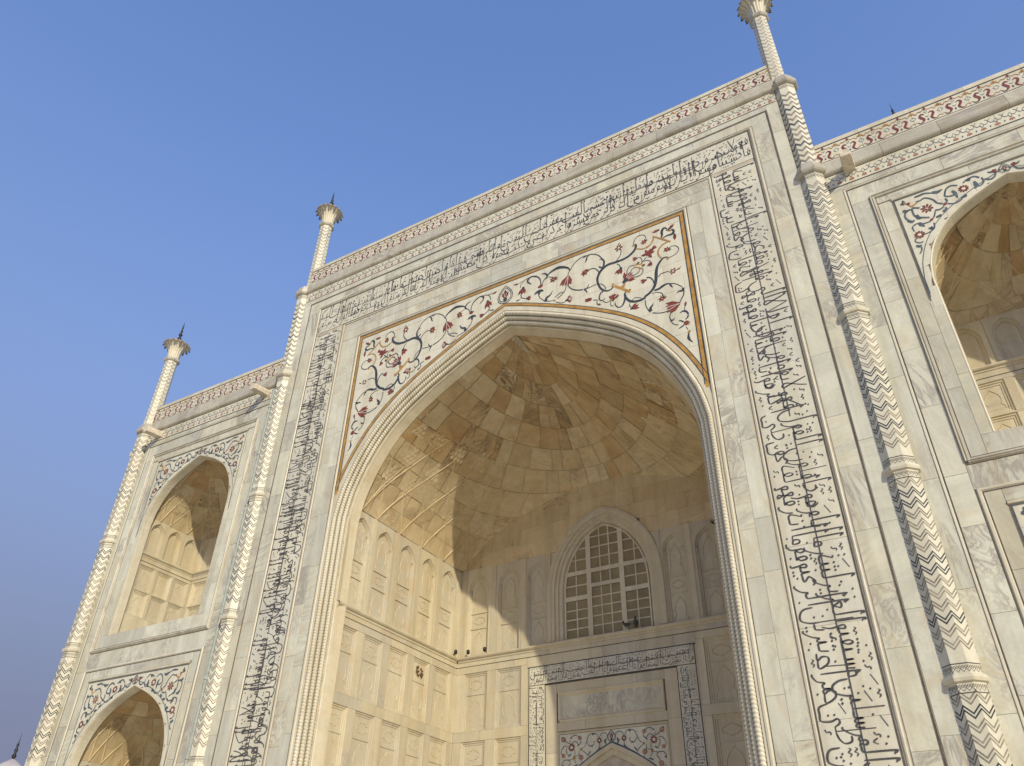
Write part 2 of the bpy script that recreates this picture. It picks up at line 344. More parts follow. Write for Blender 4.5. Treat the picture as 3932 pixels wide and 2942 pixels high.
S1 = [
 ('d',(0.05,0.11,0.09),[(3.75,17.62),(3.65,17.56),(3.54,17.57),(3.42,17.66),(3.33,17.80),(3.27,18.01),(3.27,18.20),(3.34,18.38),(3.45,18.50),(3.63,18.59),(3.85,18.58),(4.09,18.57),(4.30,18.61),(4.46,18.71),(4.55,18.82),(4.58,18.94),(4.54,19.00)]),
 ('d',(0.03,0.03,0.02),[(4.50,19.00),(4.55,19.17),(4.67,19.29),(4.82,19.27),(4.90,19.17),(4.90,19.06)]),
 ('d',(0.04,0.12,0.09),[(5.54,17.98),(5.41,18.04),(5.30,17.99),(5.17,17.82),(5.11,17.62),(5.08,17.37),(5.03,17.15),(4.96,17.02),(4.83,16.90),(4.68,16.83)]),
 ('d',(0.1,0.1,0.05),[(4.71,16.80),(4.55,16.76),(4.36,16.79),(4.21,16.89),(4.12,17.05),(4.09,17.19),(4.13,17.26)]),
 ('d',(0.03,0.03,0.02),[(5.55,17.97),(5.70,18.00),(5.82,18.09),(5.85,18.20),(5.79,18.32),(5.66,18.38),(5.61,18.35)]),
 ('d',(0.09,0.05,0.02),[(4.11,17.16),(4.08,16.98),(4.01,16.82),(3.92,16.77),(3.83,16.82),(3.77,16.95),(3.79,17.03)]),
 ('d',(0.06,0.05,0.02),[(3.47,17.62),(3.35,17.57),(3.29,17.42),(3.31,17.30),(3.41,17.26),(3.47,17.32)]),
 ('d',(0.02,0.025,0.02),[(3.40,17.23),(3.49,17.13),(3.60,17.13),(3.65,17.14)]),
 ('d',(0.02,0.025,0.02),[(3.65,17.12),(3.63,17.00),(3.67,16.92),(3.72,16.90)]),
 ('g',(0.09,0.09,0.09),[(3.79,17.66),(4.20,17.27)]),
 ('g',(0.16,0.17,0.16),[(3.71,17.71),(3.78,17.70)]),
 ('g',(0.16,0.17,0.16),[(4.21,17.27),(4.28,17.23)]),
 ('o',(0.04,0.12,0.2),[(4.12,17.62),(4.08,17.54),(4.03,17.48)]),
 ('d',(0.03,0.03,0.03),[(4.22,17.93),(4.24,18.09),(4.34,18.19),(4.47,18.16)]),
 ('d',(0.03,0.03,0.03),[(4.32,17.88),(4.37,18.03),(4.47,18.08),(4.54,18.07)]),
 ('d',(0.03,0.03,0.03),[(4.40,17.78),(4.55,17.82),(4.63,17.93),(4.61,18.04)]),
 ('d',(0.03,0.03,0.03),[(4.46,17.69),(4.62,17.70),(4.72,17.82),(4.70,17.96)]),
 ('d',(0.03,0.03,0.03),[(4.66,18.12),(4.77,18.22),(4.87,18.32)]),
 ('d',(0.02,0.03,0.02),[(4.70,18.14),(4.72,18.26),(4.68,18.38),(4.62,18.42)]),
 ('d',(0.02,0.03,0.02),[(4.75,18.19),(4.86,18.18),(4.95,18.12),(4.98,18.05)]),
 ('g',(0.06,0.06,0.06),[(4.46,18.17),(4.60,18.16),(4.78,18.04)]),
 ('g',(0.05,0.05,0.05),[(4.52,18.07),(4.71,17.93)]),
 ('d',(0.05,0.06,0.04),[(4.55,18.16),(4.60,18.22),(4.63,18.20)]),
 ('d',(0.05,0.06,0.04),[(4.70,18.02),(4.77,18.03),(4.77,18.08)]),
 ('r',(0.1,0.1,0.08),[(5.00,18.46),(5.05,18.51),(5.11,18.57)]),
 ('d',(0.03,0.03,0.03),[(4.10,19.02),(4.07,18.81),(3.92,18.61)]),
 ('d',(0.02,0.04,0.01),[(4.02,19.20),(4.04,19.27),(4.08,19.32)]),
 ('d',(0.02,0.03,0.05),[(3.93,18.48),(4.01,18.39),(4.03,18.25)]),
 ('d',(0.05,0.04,0.04),[(4.80,17.52),(4.90,17.48),(4.98,17.35),(5.00,17.22)]),
 ('d',(0.03,0.03,0.03),[(5.15,17.38),(5.25,17.47),(5.48,17.46)]),
 ('d',(0.05,0.04,0.01),[(5.73,17.42),(5.79,17.42),(5.84,17.48)]),
 ('o',(0.04,0.06,0.05),[(4.58,18.82),(4.71,18.72),(4.86,18.69),(5.01,18.74),(5.13,18.90),(5.15,19.02)]),
 ('o',(0.06,0.06,0.06),[(5.13,19.05),(5.38,18.82),(5.64,18.57)]),
 ('o',(0.04,0.06,0.04),[(5.57,18.60),(5.42,18.58),(5.28,18.46),(5.23,18.31),(5.26,18.15),(5.33,18.06)]),
 ('g',(0.07,0.08,0.07),[(4.46,18.97),(4.52,18.97)]),
 ('g',(0.09,0.1,0.08),[(5.46,17.95),(5.54,17.97)]),
 ('d',(0.02,0.1,0.05),[(5.60,19.10),(5.56,19.18),(5.48,19.20),(5.42,19.08),(5.42,18.95),(5.38,18.86)]),
 ('d',(0.03,0.1,0.02),[(5.64,19.01),(5.75,19.02),(5.78,18.92),(5.71,18.85),(5.54,18.86),(5.39,18.80)]),
 ('g',(0.03,0.03,0.03),[(5.55,19.10),(5.64,19.03),(5.72,19.01)]),
 ('d',(0.03,0.03,0.1),[(2.83,19.27),(3.03,19.31),(3.19,19.25),(3.35,19.13),(3.46,18.93),(3.52,18.80),(3.50,18.63),(3.45,18.52)]),
 ('d',(0.02,0.07,0.01),[(3.05,19.29),(2.96,19.22),(2.93,19.10),(2.87,19.04)]),
 ('d',(0.05,0.05,0.02),[(3.34,18.65),(3.42,18.58),(3.49,18.53)]),
 ('d',(0.01,0.03,0.05),[(3.36,18.93),(3.44,18.92),(3.51,18.83)]),
 ('d',(0.03,0.03,0.03),[(2.95,18.65),(3.08,18.68),(3.21,18.63),(3.31,18.48),(3.33,18.38)]),
 ('d',(0.02,0.02,0.02),[(3.24,17.95),(3.37,17.92),(3.48,17.79),(3.52,17.64)]),
 ('d',(0.03,0.03,0.03),[(3.22,17.98),(3.03,17.95),(2.90,17.94)]),
 ('d',(0.05,0.04,0.03),[(2.77,17.96),(2.59,18.02),(2.40,18.15),(2.28,18.34)]),
 ('d',(0.06,0.05,0.01),[(2.80,17.95),(2.91,17.96),(2.98,18.10)]),
 ('d',(0.04,0.05,0.02),[(2.83,17.93),(2.88,17.86),(2.91,17.76)]),
 ('d',(0.03,0.03,0.03),[(2.38,18.96),(2.45,19.10),(2.64,19.26),(2.82,19.32),(3.05,19.30)]),
 ('d',(0.03,0.13,0.03),[(2.37,18.94),(2.30,19.08),(2.16,19.18),(1.96,19.26),(1.79,19.23),(1.64,19.17),(1.58,19.11)]),
 ('d',(0.02,0.08,0.05),[(1.35,19.27),(1.47,19.23),(1.56,19.11),(1.53,19.02),(1.47,19.00)]),
 ('d',(0.03,0.03,0.03),[(1.53,19.02),(1.43,18.95),(1.35,18.79)]),
 ('d',(0.03,0.03,0.03),[(2.35,18.95),(2.31,18.88),(2.28,18.74)]),
 ('d',(0.03,0.03,0.03),[(2.22,18.37),(2.16,18.18),(2.04,18.06),(1.89,17.98)]),
 ('d',(0.03,0.03,0.03),[(2.12,18.16),(1.96,18.15),(1.81,18.06)]),
 ('d',(0.02,0.03,0.04),[(1.59,19.02),(1.71,18.96),(1.77,18.89)]),
 ('d',(0.06,0.04,0.03),[(1.07,19.30),(1.23,19.18),(1.31,19.00),(1.32,18.80)]),
 ('d',(0.03,0.08,0.03),[(1.11,19.29),(0.96,19.32),(0.85,19.24),(0.86,19.12),(0.98,19.00)]),
 ('d',(0.03,0.03,0.03),[(0.94,19.31),(0.77,19.30),(0.61,19.19),(0.56,19.01)]),
 ('d',(0.02,0.02,0.02),[(0.65,19.28),(0.50,19.23)]),
 ('d',(0.03,0.03,0.03),[(0.58,18.71),(0.64,18.55),(0.77,18.47)]),
 ('d',(0.02,0.02,0.02),[(0.60,18.59),(0.52,18.50)]),
 ('d',(0.03,0.03,0.04),[(1.23,18.46),(1.28,18.29),(1.39,18.14),(1.48,18.05)]),
 ('d',(0.12,0.09,0.01),[(1.49,18.03),(1.52,18.17),(1.65,18.24),(1.74,18.39)]),
 ('d',(0.03,0.03,0.02),[(1.52,18.03),(1.66,17.98),(1.77,17.98)]),
 ('d',(0.03,0.03,0.03),[(1.83,17.88),(1.97,17.77),(2.12,17.73),(2.21,17.78)]),
 ('d',(0.03,0.03,0.03),[(3.09,17.40),(3.24,17.34)]),
 ('d',(0.02,0.03,0.03),[(3.23,17.34),(3.20,17.25),(3.23,17.18)]),
 ('d',(0.02,0.02,0.02),[(3.30,17.95),(3.40,17.89),(3.50,17.73),(3.52,17.64)]),
 ('d',(0.08,0.1,0.04),[(4.99,16.94),(5.12,16.94),(5.24,16.99),(5.36,17.02),(5.45,16.99)]),
 ('d',(0.04,0.03,0.03),[(5.45,16.99),(5.59,16.93),(5.71,16.82),(5.80,16.70)]),
 ('d',(0.05,0.06,0.01),[(5.45,16.99),(5.49,16.89),(5.53,16.81)]),
 ('d',(0.1,0.07,0.01),[(5.83,16.67),(5.78,16.59),(5.68,16.60),(5.61,16.56)]),
 ('d',(0.04,0.04,0.03),[(5.83,16.59),(5.80,16.42),(5.72,16.29),(5.66,16.18)]),
 ('d',(0.02,0.03,0.04),[(4.90,16.85),(5.05,16.84),(5.20,16.74),(5.21,16.63)]),
 ('d',(0.03,0.03,0.03),[(5.33,16.05),(5.18,16.04),(5.00,16.09),(4.86,16.16)]),
 ('d',(0.03,0.03,0.04),[(4.69,16.70),(4.69,16.50),(4.75,16.31),(4.80,16.20)]),
 ('d',(0.11,0.08,0.01),[(4.82,16.23),(4.82,16.35),(4.88,16.42),(4.92,16.50)]),
 ('d',(0.02,0.03,0.02),[(4.30,16.87),(4.39,16.92),(4.50,16.88),(4.59,16.82)]),
 ('d',(0.02,0.03,0.03),[(4.23,16.80),(4.21,16.71),(4.25,16.62)]),
 ('d',(0.03,0.03,0.03),[(5.40,15.97),(5.34,15.84),(5.35,15.68),(5.42,15.52),(5.54,15.44)]),
 ('d',(0.03,0.05,0.01),[(5.35,15.70),(5.42,15.67),(5.48,15.74)]),
 ('d',(0.05,0.05,0.02),[(5.70,15.48),(5.62,15.56),(5.56,15.57)]),
 ('d',(0.05,0.05,0.02),[(5.69,15.38),(5.62,15.34),(5.54,15.31)]),
 ('d',(0.03,0.05,0.05),[(5.75,15.55),(5.82,15.59),(5.85,15.67)]),
 ('d',(0.05,0.07,0.01),[(5.86,15.69),(5.81,15.81),(5.71,15.86),(5.62,15.82)]),
 ('d',(0.02,0.02,0.02),[(5.77,15.86),(5.78,15.99)]),
 ('d',(0.02,0.02,0.02),[(5.74,15.30),(5.79,15.18)]),
 ('d',(0.04,0.09,0.01),[(5.80,15.07),(5.77,14.95),(5.79,14.84),(5.87,14.72)]),
]
S1F = [
 ('lotus',(4.24,17.78),(4.41,17.92)),
 ('spray',(4.92,18.41),(5.01,18.55)),
 ('bud',(5.11,18.57),(5.18,18.62)),
 ('bell',(4.52,18.41),(4.44,18.41)),
 ('bell',(4.96,17.99),(4.93,17.91)),
 ('star',(4.84,18.96),(4.80,18.87)),
 ('star',(5.51,18.32),(5.44,18.30)),
 ('starw',(4.03,19.11),(3.95,18.98)),
 ('bell',(4.00,18.16),(3.93,18.05)),
 ('bell',(4.71,17.43),(4.62,17.42)),
 ('starw',(5.60,17.41),(5.53,17.30)),
 ('drop',(5.67,19.11),(5.83,19.23)),
 ('drop',(5.30,19.21),(5.12,19.20)),
 ('drop',(5.79,18.76),(5.79,18.57)),
 ('star',(2.88,18.64),(2.81,18.54)),
 ('bellbig',(2.24,18.56),(2.18,18.37)),
 ('star',(2.85,18.62),(2.79,18.48)),
 ('star',(1.77,18.84),(1.65,18.74)),
 ('drop',(0.44,19.23),(0.31,19.26)),
 ('bell',(0.65,18.86),(0.62,18.71)),
 ('bell',(0.87,18.45),(0.96,18.43)),
 ('leafd',(0.49,18.52),(0.40,18.51)),
 ('red3',(1.30,18.70),(1.30,18.81)),
 ('leaf3',(1.26,18.61),(1.26,18.45)),
 ('dotg',(1.79,17.95),(1.82,17.94)),
 ('lotus',(2.30,17.78),(2.43,17.79)),
 ('tulip',(2.97,17.47),(2.82,17.48)),
 ('drop',(3.25,17.16),(3.34,17.11)),
 ('lotus',(3.75,17.23),(3.79,17.37)),
 ('dotg',(3.68,17.18),(3.72,17.16)),
 ('dotg',(3.46,17.29),(3.47,17.28)),
 ('dotg',(3.77,16.95),(3.79,16.95)),
 ('star',(5.18,16.55),(5.09,16.45)),
 ('bellbig',(5.47,16.14),(5.27,16.11)),
 ('bell',(4.35,16.59),(4.47,16.62)),
 ('rosehip',(5.77,15.42),(5.85,15.39)),
 ('drop',(5.81,16.04),(5.84,16.17)),
 ('dotg',(5.81,15.11),(5.84,15.10)),
]
S2 = [
 ('s',(0.03,0.04,0.03),[(13.42,16.97),(13.51,16.89),(13.62,16.93),(13.67,17.02)]),
 ('s',(0.02,0.05,0.01),[(13.71,17.15),(13.60,17.10),(13.52,17.15)]),
 ('s',(0.03,0.03,0.03),[(13.33,17.06),(13.23,17.16),(13.08,17.14),(12.97,17.07)]),
 ('s',(0.03,0.03,0.03),[(13.37,17.04),(13.37,16.88),(13.25,16.80),(13.16,16.91)]),
 ('s',(0.04,0.08,0.02),[(13.19,17.00),(13.21,16.85),(13.14,16.77)]),
 ('s',(0.04,0.08,0.02),[(13.05,17.14),(13.10,17.11),(13.15,17.12)]),
 ('s',(0.03,0.04,0.03),[(12.84,17.05),(12.71,17.12),(12.58,17.05),(12.50,16.86)]),
 ('s',(0.03,0.04,0.02),[(12.50,16.86),(12.60,16.80),(12.72,16.81),(12.68,16.92)]),
 ('s',(0.04,0.07,0.02),[(12.69,16.95),(12.73,16.84),(12.74,16.66)]),
 ('s',(0.03,0.03,0.03),[(12.90,16.69),(12.77,16.56),(12.62,16.53),(12.49,16.60)]),
 ('s',(0.05,0.06,0.02),[(12.82,16.64),(12.91,16.64),(12.90,16.71)]),
 ('s',(0.03,0.03,0.03),[(12.40,16.65),(12.30,16.73),(12.24,16.88),(12.10,17.02),(11.97,16.99),(11.88,17.00)]),
 ('s',(0.03,0.05,0.02),[(11.89,17.16),(11.99,17.16),(12.12,17.17),(12.28,17.10)]),
 ('s',(0.05,0.08,0.01),[(12.28,17.12),(12.40,17.07),(12.52,17.11)]),
 ('s',(0.03,0.04,0.02),[(12.49,16.78),(12.51,16.69),(12.46,16.62)]),
 ('s',(0.03,0.03,0.03),[(12.40,16.54),(12.29,16.50),(12.20,16.53)]),
 ('s',(0.05,0.06,0.02),[(12.34,16.41),(12.42,16.43),(12.43,16.50)]),
 ('s',(0.03,0.03,0.03),[(11.91,16.76),(11.80,16.82),(11.72,16.81),(11.62,16.80)]),
 ('s',(0.05,0.07,0.02),[(11.55,16.86),(11.61,16.79),(11.67,16.83)]),
 ('s',(0.03,0.03,0.03),[(11.74,16.80),(11.74,16.60),(11.81,16.48),(12.03,16.36)]),
 ('s',(0.05,0.08,0.02),[(11.79,16.57),(11.81,16.46),(11.90,16.43)]),
 ('s',(0.03,0.03,0.03),[(11.59,16.80),(11.54,16.62),(11.60,16.44)]),
 ('s',(0.06,0.07,0.02),[(11.57,16.49),(11.64,16.41),(11.71,16.44)]),
 ('s',(0.03,0.03,0.03),[(12.19,16.49),(12.13,16.35),(12.07,16.28)]),
 ('s',(0.05,0.06,0.02),[(12.16,16.29),(12.24,16.31),(12.28,16.34)]),
 ('s',(0.03,0.03,0.03),[(12.02,16.23),(11.87,16.23),(11.74,16.30),(11.61,16.24),(11.61,16.08)]),
 ('s',(0.05,0.09,0.02),[(11.77,16.31),(11.81,16.21),(11.86,16.13)]),
 ('s',(0.03,0.03,0.03),[(12.07,16.15),(12.03,15.98),(11.88,15.90),(11.79,15.91)]),
 ('s',(0.05,0.07,0.02),[(11.92,16.04),(11.98,16.00),(11.99,16.07)]),
 ('s',(0.03,0.03,0.03),[(11.60,15.86),(11.55,15.77),(11.63,15.68),(11.71,15.69)]),
 ('s',(0.05,0.07,0.02),[(11.53,15.63),(11.60,15.58),(11.65,15.61)]),
 ('s',(0.03,0.03,0.03),[(11.63,15.54),(11.61,15.44),(11.55,15.36)]),
 ('s',(0.05,0.06,0.05),[(11.55,15.39),(11.57,15.37)]),
 ('s',(0.05,0.08,0.03),[(11.54,17.09),(11.62,17.07),(11.61,17.19)]),
 ('g',(0.03,0.03,0.03),[(11.62,17.11),(11.75,16.91),(11.82,16.81)]),
 ('g',(0.03,0.03,0.03),[(11.73,16.89),(11.91,16.96)]),
]
S2F = [
 ('aster',(12.05,16.67),(12.17,16.60)),
 ('aster2',(12.93,16.89),(13.03,16.83)),
 ('aster2',(11.69,15.93),(11.80,15.88)),
 ('dotr',(12.44,16.61),(12.47,16.59)),
 ('dotr',(12.05,16.27),(12.08,16.26)),
 ('dotr',(11.71,17.02),(11.74,17.00)),
 ('red3',(13.63,17.08),(13.70,17.12)),
]
S3 = [
 ('s',(0.01,0.016,0.01),[(0.138,6.765),(0.154,6.877),(0.270,6.915),(0.360,6.858),(0.400,6.758)]),
 ('s',(0.01,0.016,0.01),[(0.420,6.788),(0.494,6.910),(0.627,6.938),(0.752,6.870),(0.813,6.721),(0.877,6.605),(0.998,6.531)]),
 ('s',(0.01,0.016,0.01),[(0.793,6.691),(0.711,6.587),(0.585,6.630),(0.574,6.726)]),
 ('s',(0.02,0.05,0.01),[(0.165,6.746),(0.216,6.678),(0.173,6.585)]),
 ('s',(0.02,0.04,0.01),[(0.533,6.923),(0.606,6.908),(0.585,6.878)]),
 ('s',(0.02,0.04,0.02),[(0.617,6.564),(0.712,6.603)]),
 ('s',(0.01,0.016,0.01),[(0.394,6.678),(0.395,6.567),(0.445,6.483),(0.568,6.394)]),
 ('s',(0.03,0.05,0.02),[(0.364,6.522),(0.436,6.484)]),
 ('s',(0.01,0.016,0.01),[(1.002,6.784),(1.013,6.703),(1.081,6.650)]),
 ('s',(0.03,0.05,0.02),[(1.065,6.675),(1.115,6.616)]),
 ('s',(0.01,0.016,0.01),[(1.034,6.845),(1.141,6.923),(1.250,6.920),(1.336,6.865)]),
 ('s',(0.03,0.05,0.02),[(1.302,6.884),(1.352,6.847)]),
 ('s',(0.01,0.016,0.01),[(1.101,6.664),(1.144,6.739),(1.236,6.755),(1.338,6.690)]),
 ('s',(0.01,0.016,0.01),[(1.367,6.814),(1.377,6.718),(1.489,6.771),(1.566,6.827)]),
 ('s',(0.03,0.05,0.02),[(1.629,6.917),(1.642,6.868)]),
 ('s',(0.01,0.016,0.01),[(1.440,6.634),(1.532,6.657),(1.600,6.628),(1.675,6.489),(1.610,6.371)]),
 ('s',(0.03,0.05,0.02),[(1.582,6.622),(1.624,6.602)]),
 ('s',(0.01,0.016,0.01),[(1.474,6.616),(1.499,6.504),(1.417,6.387)]),
 ('s',(0.03,0.06,0.02),[(1.330,6.417),(1.431,6.355)]),
 ('s',(0.01,0.016,0.01),[(0.978,6.502),(0.862,6.417),(0.783,6.345)]),
 ('s',(0.03,0.08,0.02),[(0.700,6.446),(0.800,6.328)]),
 ('s',(0.01,0.016,0.01),[(1.068,6.494),(1.078,6.399),(1.036,6.341)]),
 ('s',(0.01,0.016,0.01),[(1.214,6.513),(1.211,6.388),(1.249,6.308),(1.182,6.159)]),
 ('s',(0.03,0.08,0.02),[(1.125,6.117),(1.263,6.076)]),
 ('s',(0.01,0.016,0.01),[(1.265,6.291),(1.422,6.255),(1.547,6.268),(1.644,6.184),(1.654,6.107)]),
 ('s',(0.03,0.05,0.02),[(1.605,6.141),(1.652,6.092)]),
 ('s',(0.01,0.016,0.01),[(1.404,6.249),(1.370,6.175),(1.426,6.109),(1.469,6.015)]),
 ('s',(0.01,0.016,0.01),[(0.981,6.221),(1.001,6.142)]),
 ('s',(0.01,0.016,0.01),[(1.532,5.935),(1.633,5.897)]),
 ('s',(0.01,0.016,0.01),[(1.093,6.367),(1.234,6.340)]),
]
S3F = [
 ('aster3',(0.397,6.718),(0.476,6.711)),
 ('aster3',(1.315,6.598),(1.427,6.588)),
 ('asterp',(1.034,6.845),(1.098,6.839)),
 ('asterp',(1.586,6.841),(1.665,6.834)),
 ('asterp',(1.015,6.303),(1.096,6.297)),
 ('asterp',(1.490,5.960),(1.569,5.954)),
 ('asterp',(1.594,6.388),(1.656,6.383)),
 ('dotg',(1.007,6.523),(1.034,6.520)),
 ('dotg',(1.240,6.309),(1.275,6.306)),
 ('dotr',(1.431,6.258),(1.445,6.257)),
]
# ------------------------------------------------------------------ inlaid flowers
def petal(mb, pl, c, a, r0_, r1_, w, m):
    ca, sa = math.cos(a), math.sin(a)
    q = [(r0_, -w * .25), ((r0_ + r1_) * .55, -w * .5), (r1_, 0), ((r0_ + r1_) * .55, w * .5), (r0_, w * .25)]
    flat(mb, pl, [(c[0] + x * ca - y * sa, c[1] + x * sa + y * ca) for x, y in q], m)
def disc(mb, pl, c, r, m, n=8):
    flat(mb, pl, [(c[0] + r * math.cos(i * 2 * math.pi / n), c[1] + r * math.sin(i * 2 * math.pi / n)) for i in range(n)], m)
def flower(mb, pl, kind, c, tip):
    a = math.atan2(tip[1] - c[1], tip[0] - c[0]); r = math.hypot(tip[0] - c[0], tip[1] - c[1])
    def fan(n, spread, r0_, r1_, w, m, cc=c, jit=0.1):
        for i in range(n):
            b = a + (spread * (2 * i / (n - 1) - 1) if n > 1 else 0)
            petal(mb, pl, cc, b, r0_, r1_ * (1 - jit * ((i * 7) % 3) / 2), w, m)
    if kind in ('star', 'starw'):
        r = min(max(r, .13), .17)
        for i in range(6): petal(mb, pl, c, a + i * math.pi / 3, 0.0 if kind == 'star' else r * .25, r * (1, .82, .93)[i % 3], r * .44, 'r')
        disc(mb, pl, c, r * .2, 'g' if kind == 'star' else 'w')
        if kind == 'star': petal(mb, pl, c, a + math.pi * .8, r * .3, r * 1.1, r * .3, 'd')
    elif kind == 'bell':
        cc = (c[0] - math.cos(a) * r * .7, c[1] - math.sin(a) * r * .7); fan(3, .5, 0, r * 2.0, r * .8, 'r', cc); petal(mb, pl, cc, a, -r * .35, r * .55, r * .75, 'd')
    elif kind == 'bellbig':
        cc = (c[0] - math.cos(a) * r * .9, c[1] - math.sin(a) * r * .9); fan(5, .55, 0, r * 2.1, r * .75, 'r', cc)
        for q in (-.18, .18): ribbon(mb, pl, [cc, (cc[0] + math.cos(a + q) * r * 1.7, cc[1] + math.sin(a + q) * r * 1.7)], lambda t, q: .014, 'w')
    elif kind == 'lotus':
        cc = (c[0] - math.cos(a) * r * .5, c[1] - math.sin(a) * r * .5); fan(7, .95, 0, r * 1.5, r * .55, 'r', cc)
        for q in (-.5, -.17, .17, .5): ribbon(mb, pl, [(cc[0] + math.cos(a + q) * r * .4, cc[1] + math.sin(a + q) * r * .4), (cc[0] + math.cos(a + q) * r * 1.3, cc[1] + math.sin(a + q) * r * 1.3)], lambda t, q: .013, 'w')
        petal(mb, pl, cc, a, -r * .5, r * .5, r * .7, 'd')
    elif kind == 'spray':
        for i, q in enumerate((0, .9, -.9, 2.0, -2.0)): petal(mb, pl, c, a + q, 0, r * 1.35, r * .6, 'r')
        disc(mb, pl, c, r * .4, 'r')
    elif kind == 'bud': fan(3, .7, 0, r * 1.3, r * .8, 'r'); disc(mb, pl, c, r * .6, 'r')
    elif kind == 'drop': petal(mb, pl, c, a, -r * .25, r, r * .55, 'r'); petal(mb, pl, c, a, -r * .35, r * .2, r * .4, 'd')
    elif kind == 'leafd': petal(mb, pl, c, a, -r * .4, r, r * .5, 'd')
    elif kind == 'red3': fan(3, .75, 0, r * 1.3, r * .8, 'r')
    elif kind == 'leaf3': fan(3, 1.0, 0, r * 1.4, r * .6, 'd')
    elif kind == 'tulip': fan(3, .35, -r * .5, r * 1.1, r * .75, 'r'); disc(mb, pl, c, r * .42, 'r')
    elif kind == 'rosehip':
        disc(mb, pl, c, r * .95, 'r'); fan(3, .5, r * .9, r * 1.4, r * .25, 'g')
    elif kind == 'aster':
        for i in range(8): petal(mb, pl, c, a + i * math.pi / 4 + .2, r * .35, r * 1.1, r * .42, 'r')
        disc(mb, pl, c, r * .3, 'p'); disc(mb, pl, c, r * .13, 'w')
    elif kind in ('aster2', 'aster3', 'asterp'):
        mm = 'p' if kind == 'asterp' else 'r'; n = 10
        for i in range(n): petal(mb, pl, c, a + i * 2 * math.pi / n, r * .4, r * 1.08, r * .42, mm)
        disc(mb, pl, c, r * .3, 'w' if kind != 'asterp' else 'g')
    elif kind == 'dotg': disc(mb, pl, c, r * 1.3, 'g')
    elif kind == 'dotr': disc(mb, pl, c, r * 1.2, 'm')
def draw(mb, pl, S, F, fx=lambda p: p, ws=1.0, extra=0.0):
    for c, (a, b_, e), pts in S:
        ribbon(mb, pl, catmull([fx(p) for p in pts], 4), lambda t, q, a=a, b_=b_, e=e: ws * (a + (b_ - a) * 2 * t if t < .5 else b_ + (e - b_) * (2 * t - 1)) + extra, c)
    for k, c, t in F: flower(mb, pl, k, fx(c), fx(t))
def medallion(mb, pl, cx, z0, z1, w):
    """teardrop medallion with a lotus bud"""
    h = z1 - z0
    def drop(s):
        return [(cx + s * w * .5 * x, z0 + h * .45 + (y - .45) * h * s) for x, y in ((0, 0), (.55, .03), (.88, .17), (1, .38), (.85, .6), (.45, .82), (0, 1), (-.45, .82), (-.85, .6), (-1, .38), (-.88, .17), (-.55, .03), (0, 0))]
    ribbon(mb, pl, drop(1), lambda t, q: w * .05, 'd'); ribbon(mb, pl, drop(.8), lambda t, q: w * .05, 'd')
    c = (cx, z0 + h * .28)
    petal(mb, pl, c, math.pi / 2, 0, h * .5, w * .3, 'd')
    for q in (0, .45, -.45): petal(mb, pl, c, math.pi / 2 + q, 0, h * .38, w * .22, 'r')
    for q in (.22, -.22): ribbon(mb, pl, [c, (c[0] + math.cos(math.pi / 2 + q) * h * .3, c[1] + math.sin(math.pi / 2 + q) * h * .3)], lambda t, q: w * .02, 'w')
    petal(mb, pl, (cx, z0 + h * .12), math.pi / 2, 0, h * .22, w * .3, 'd')

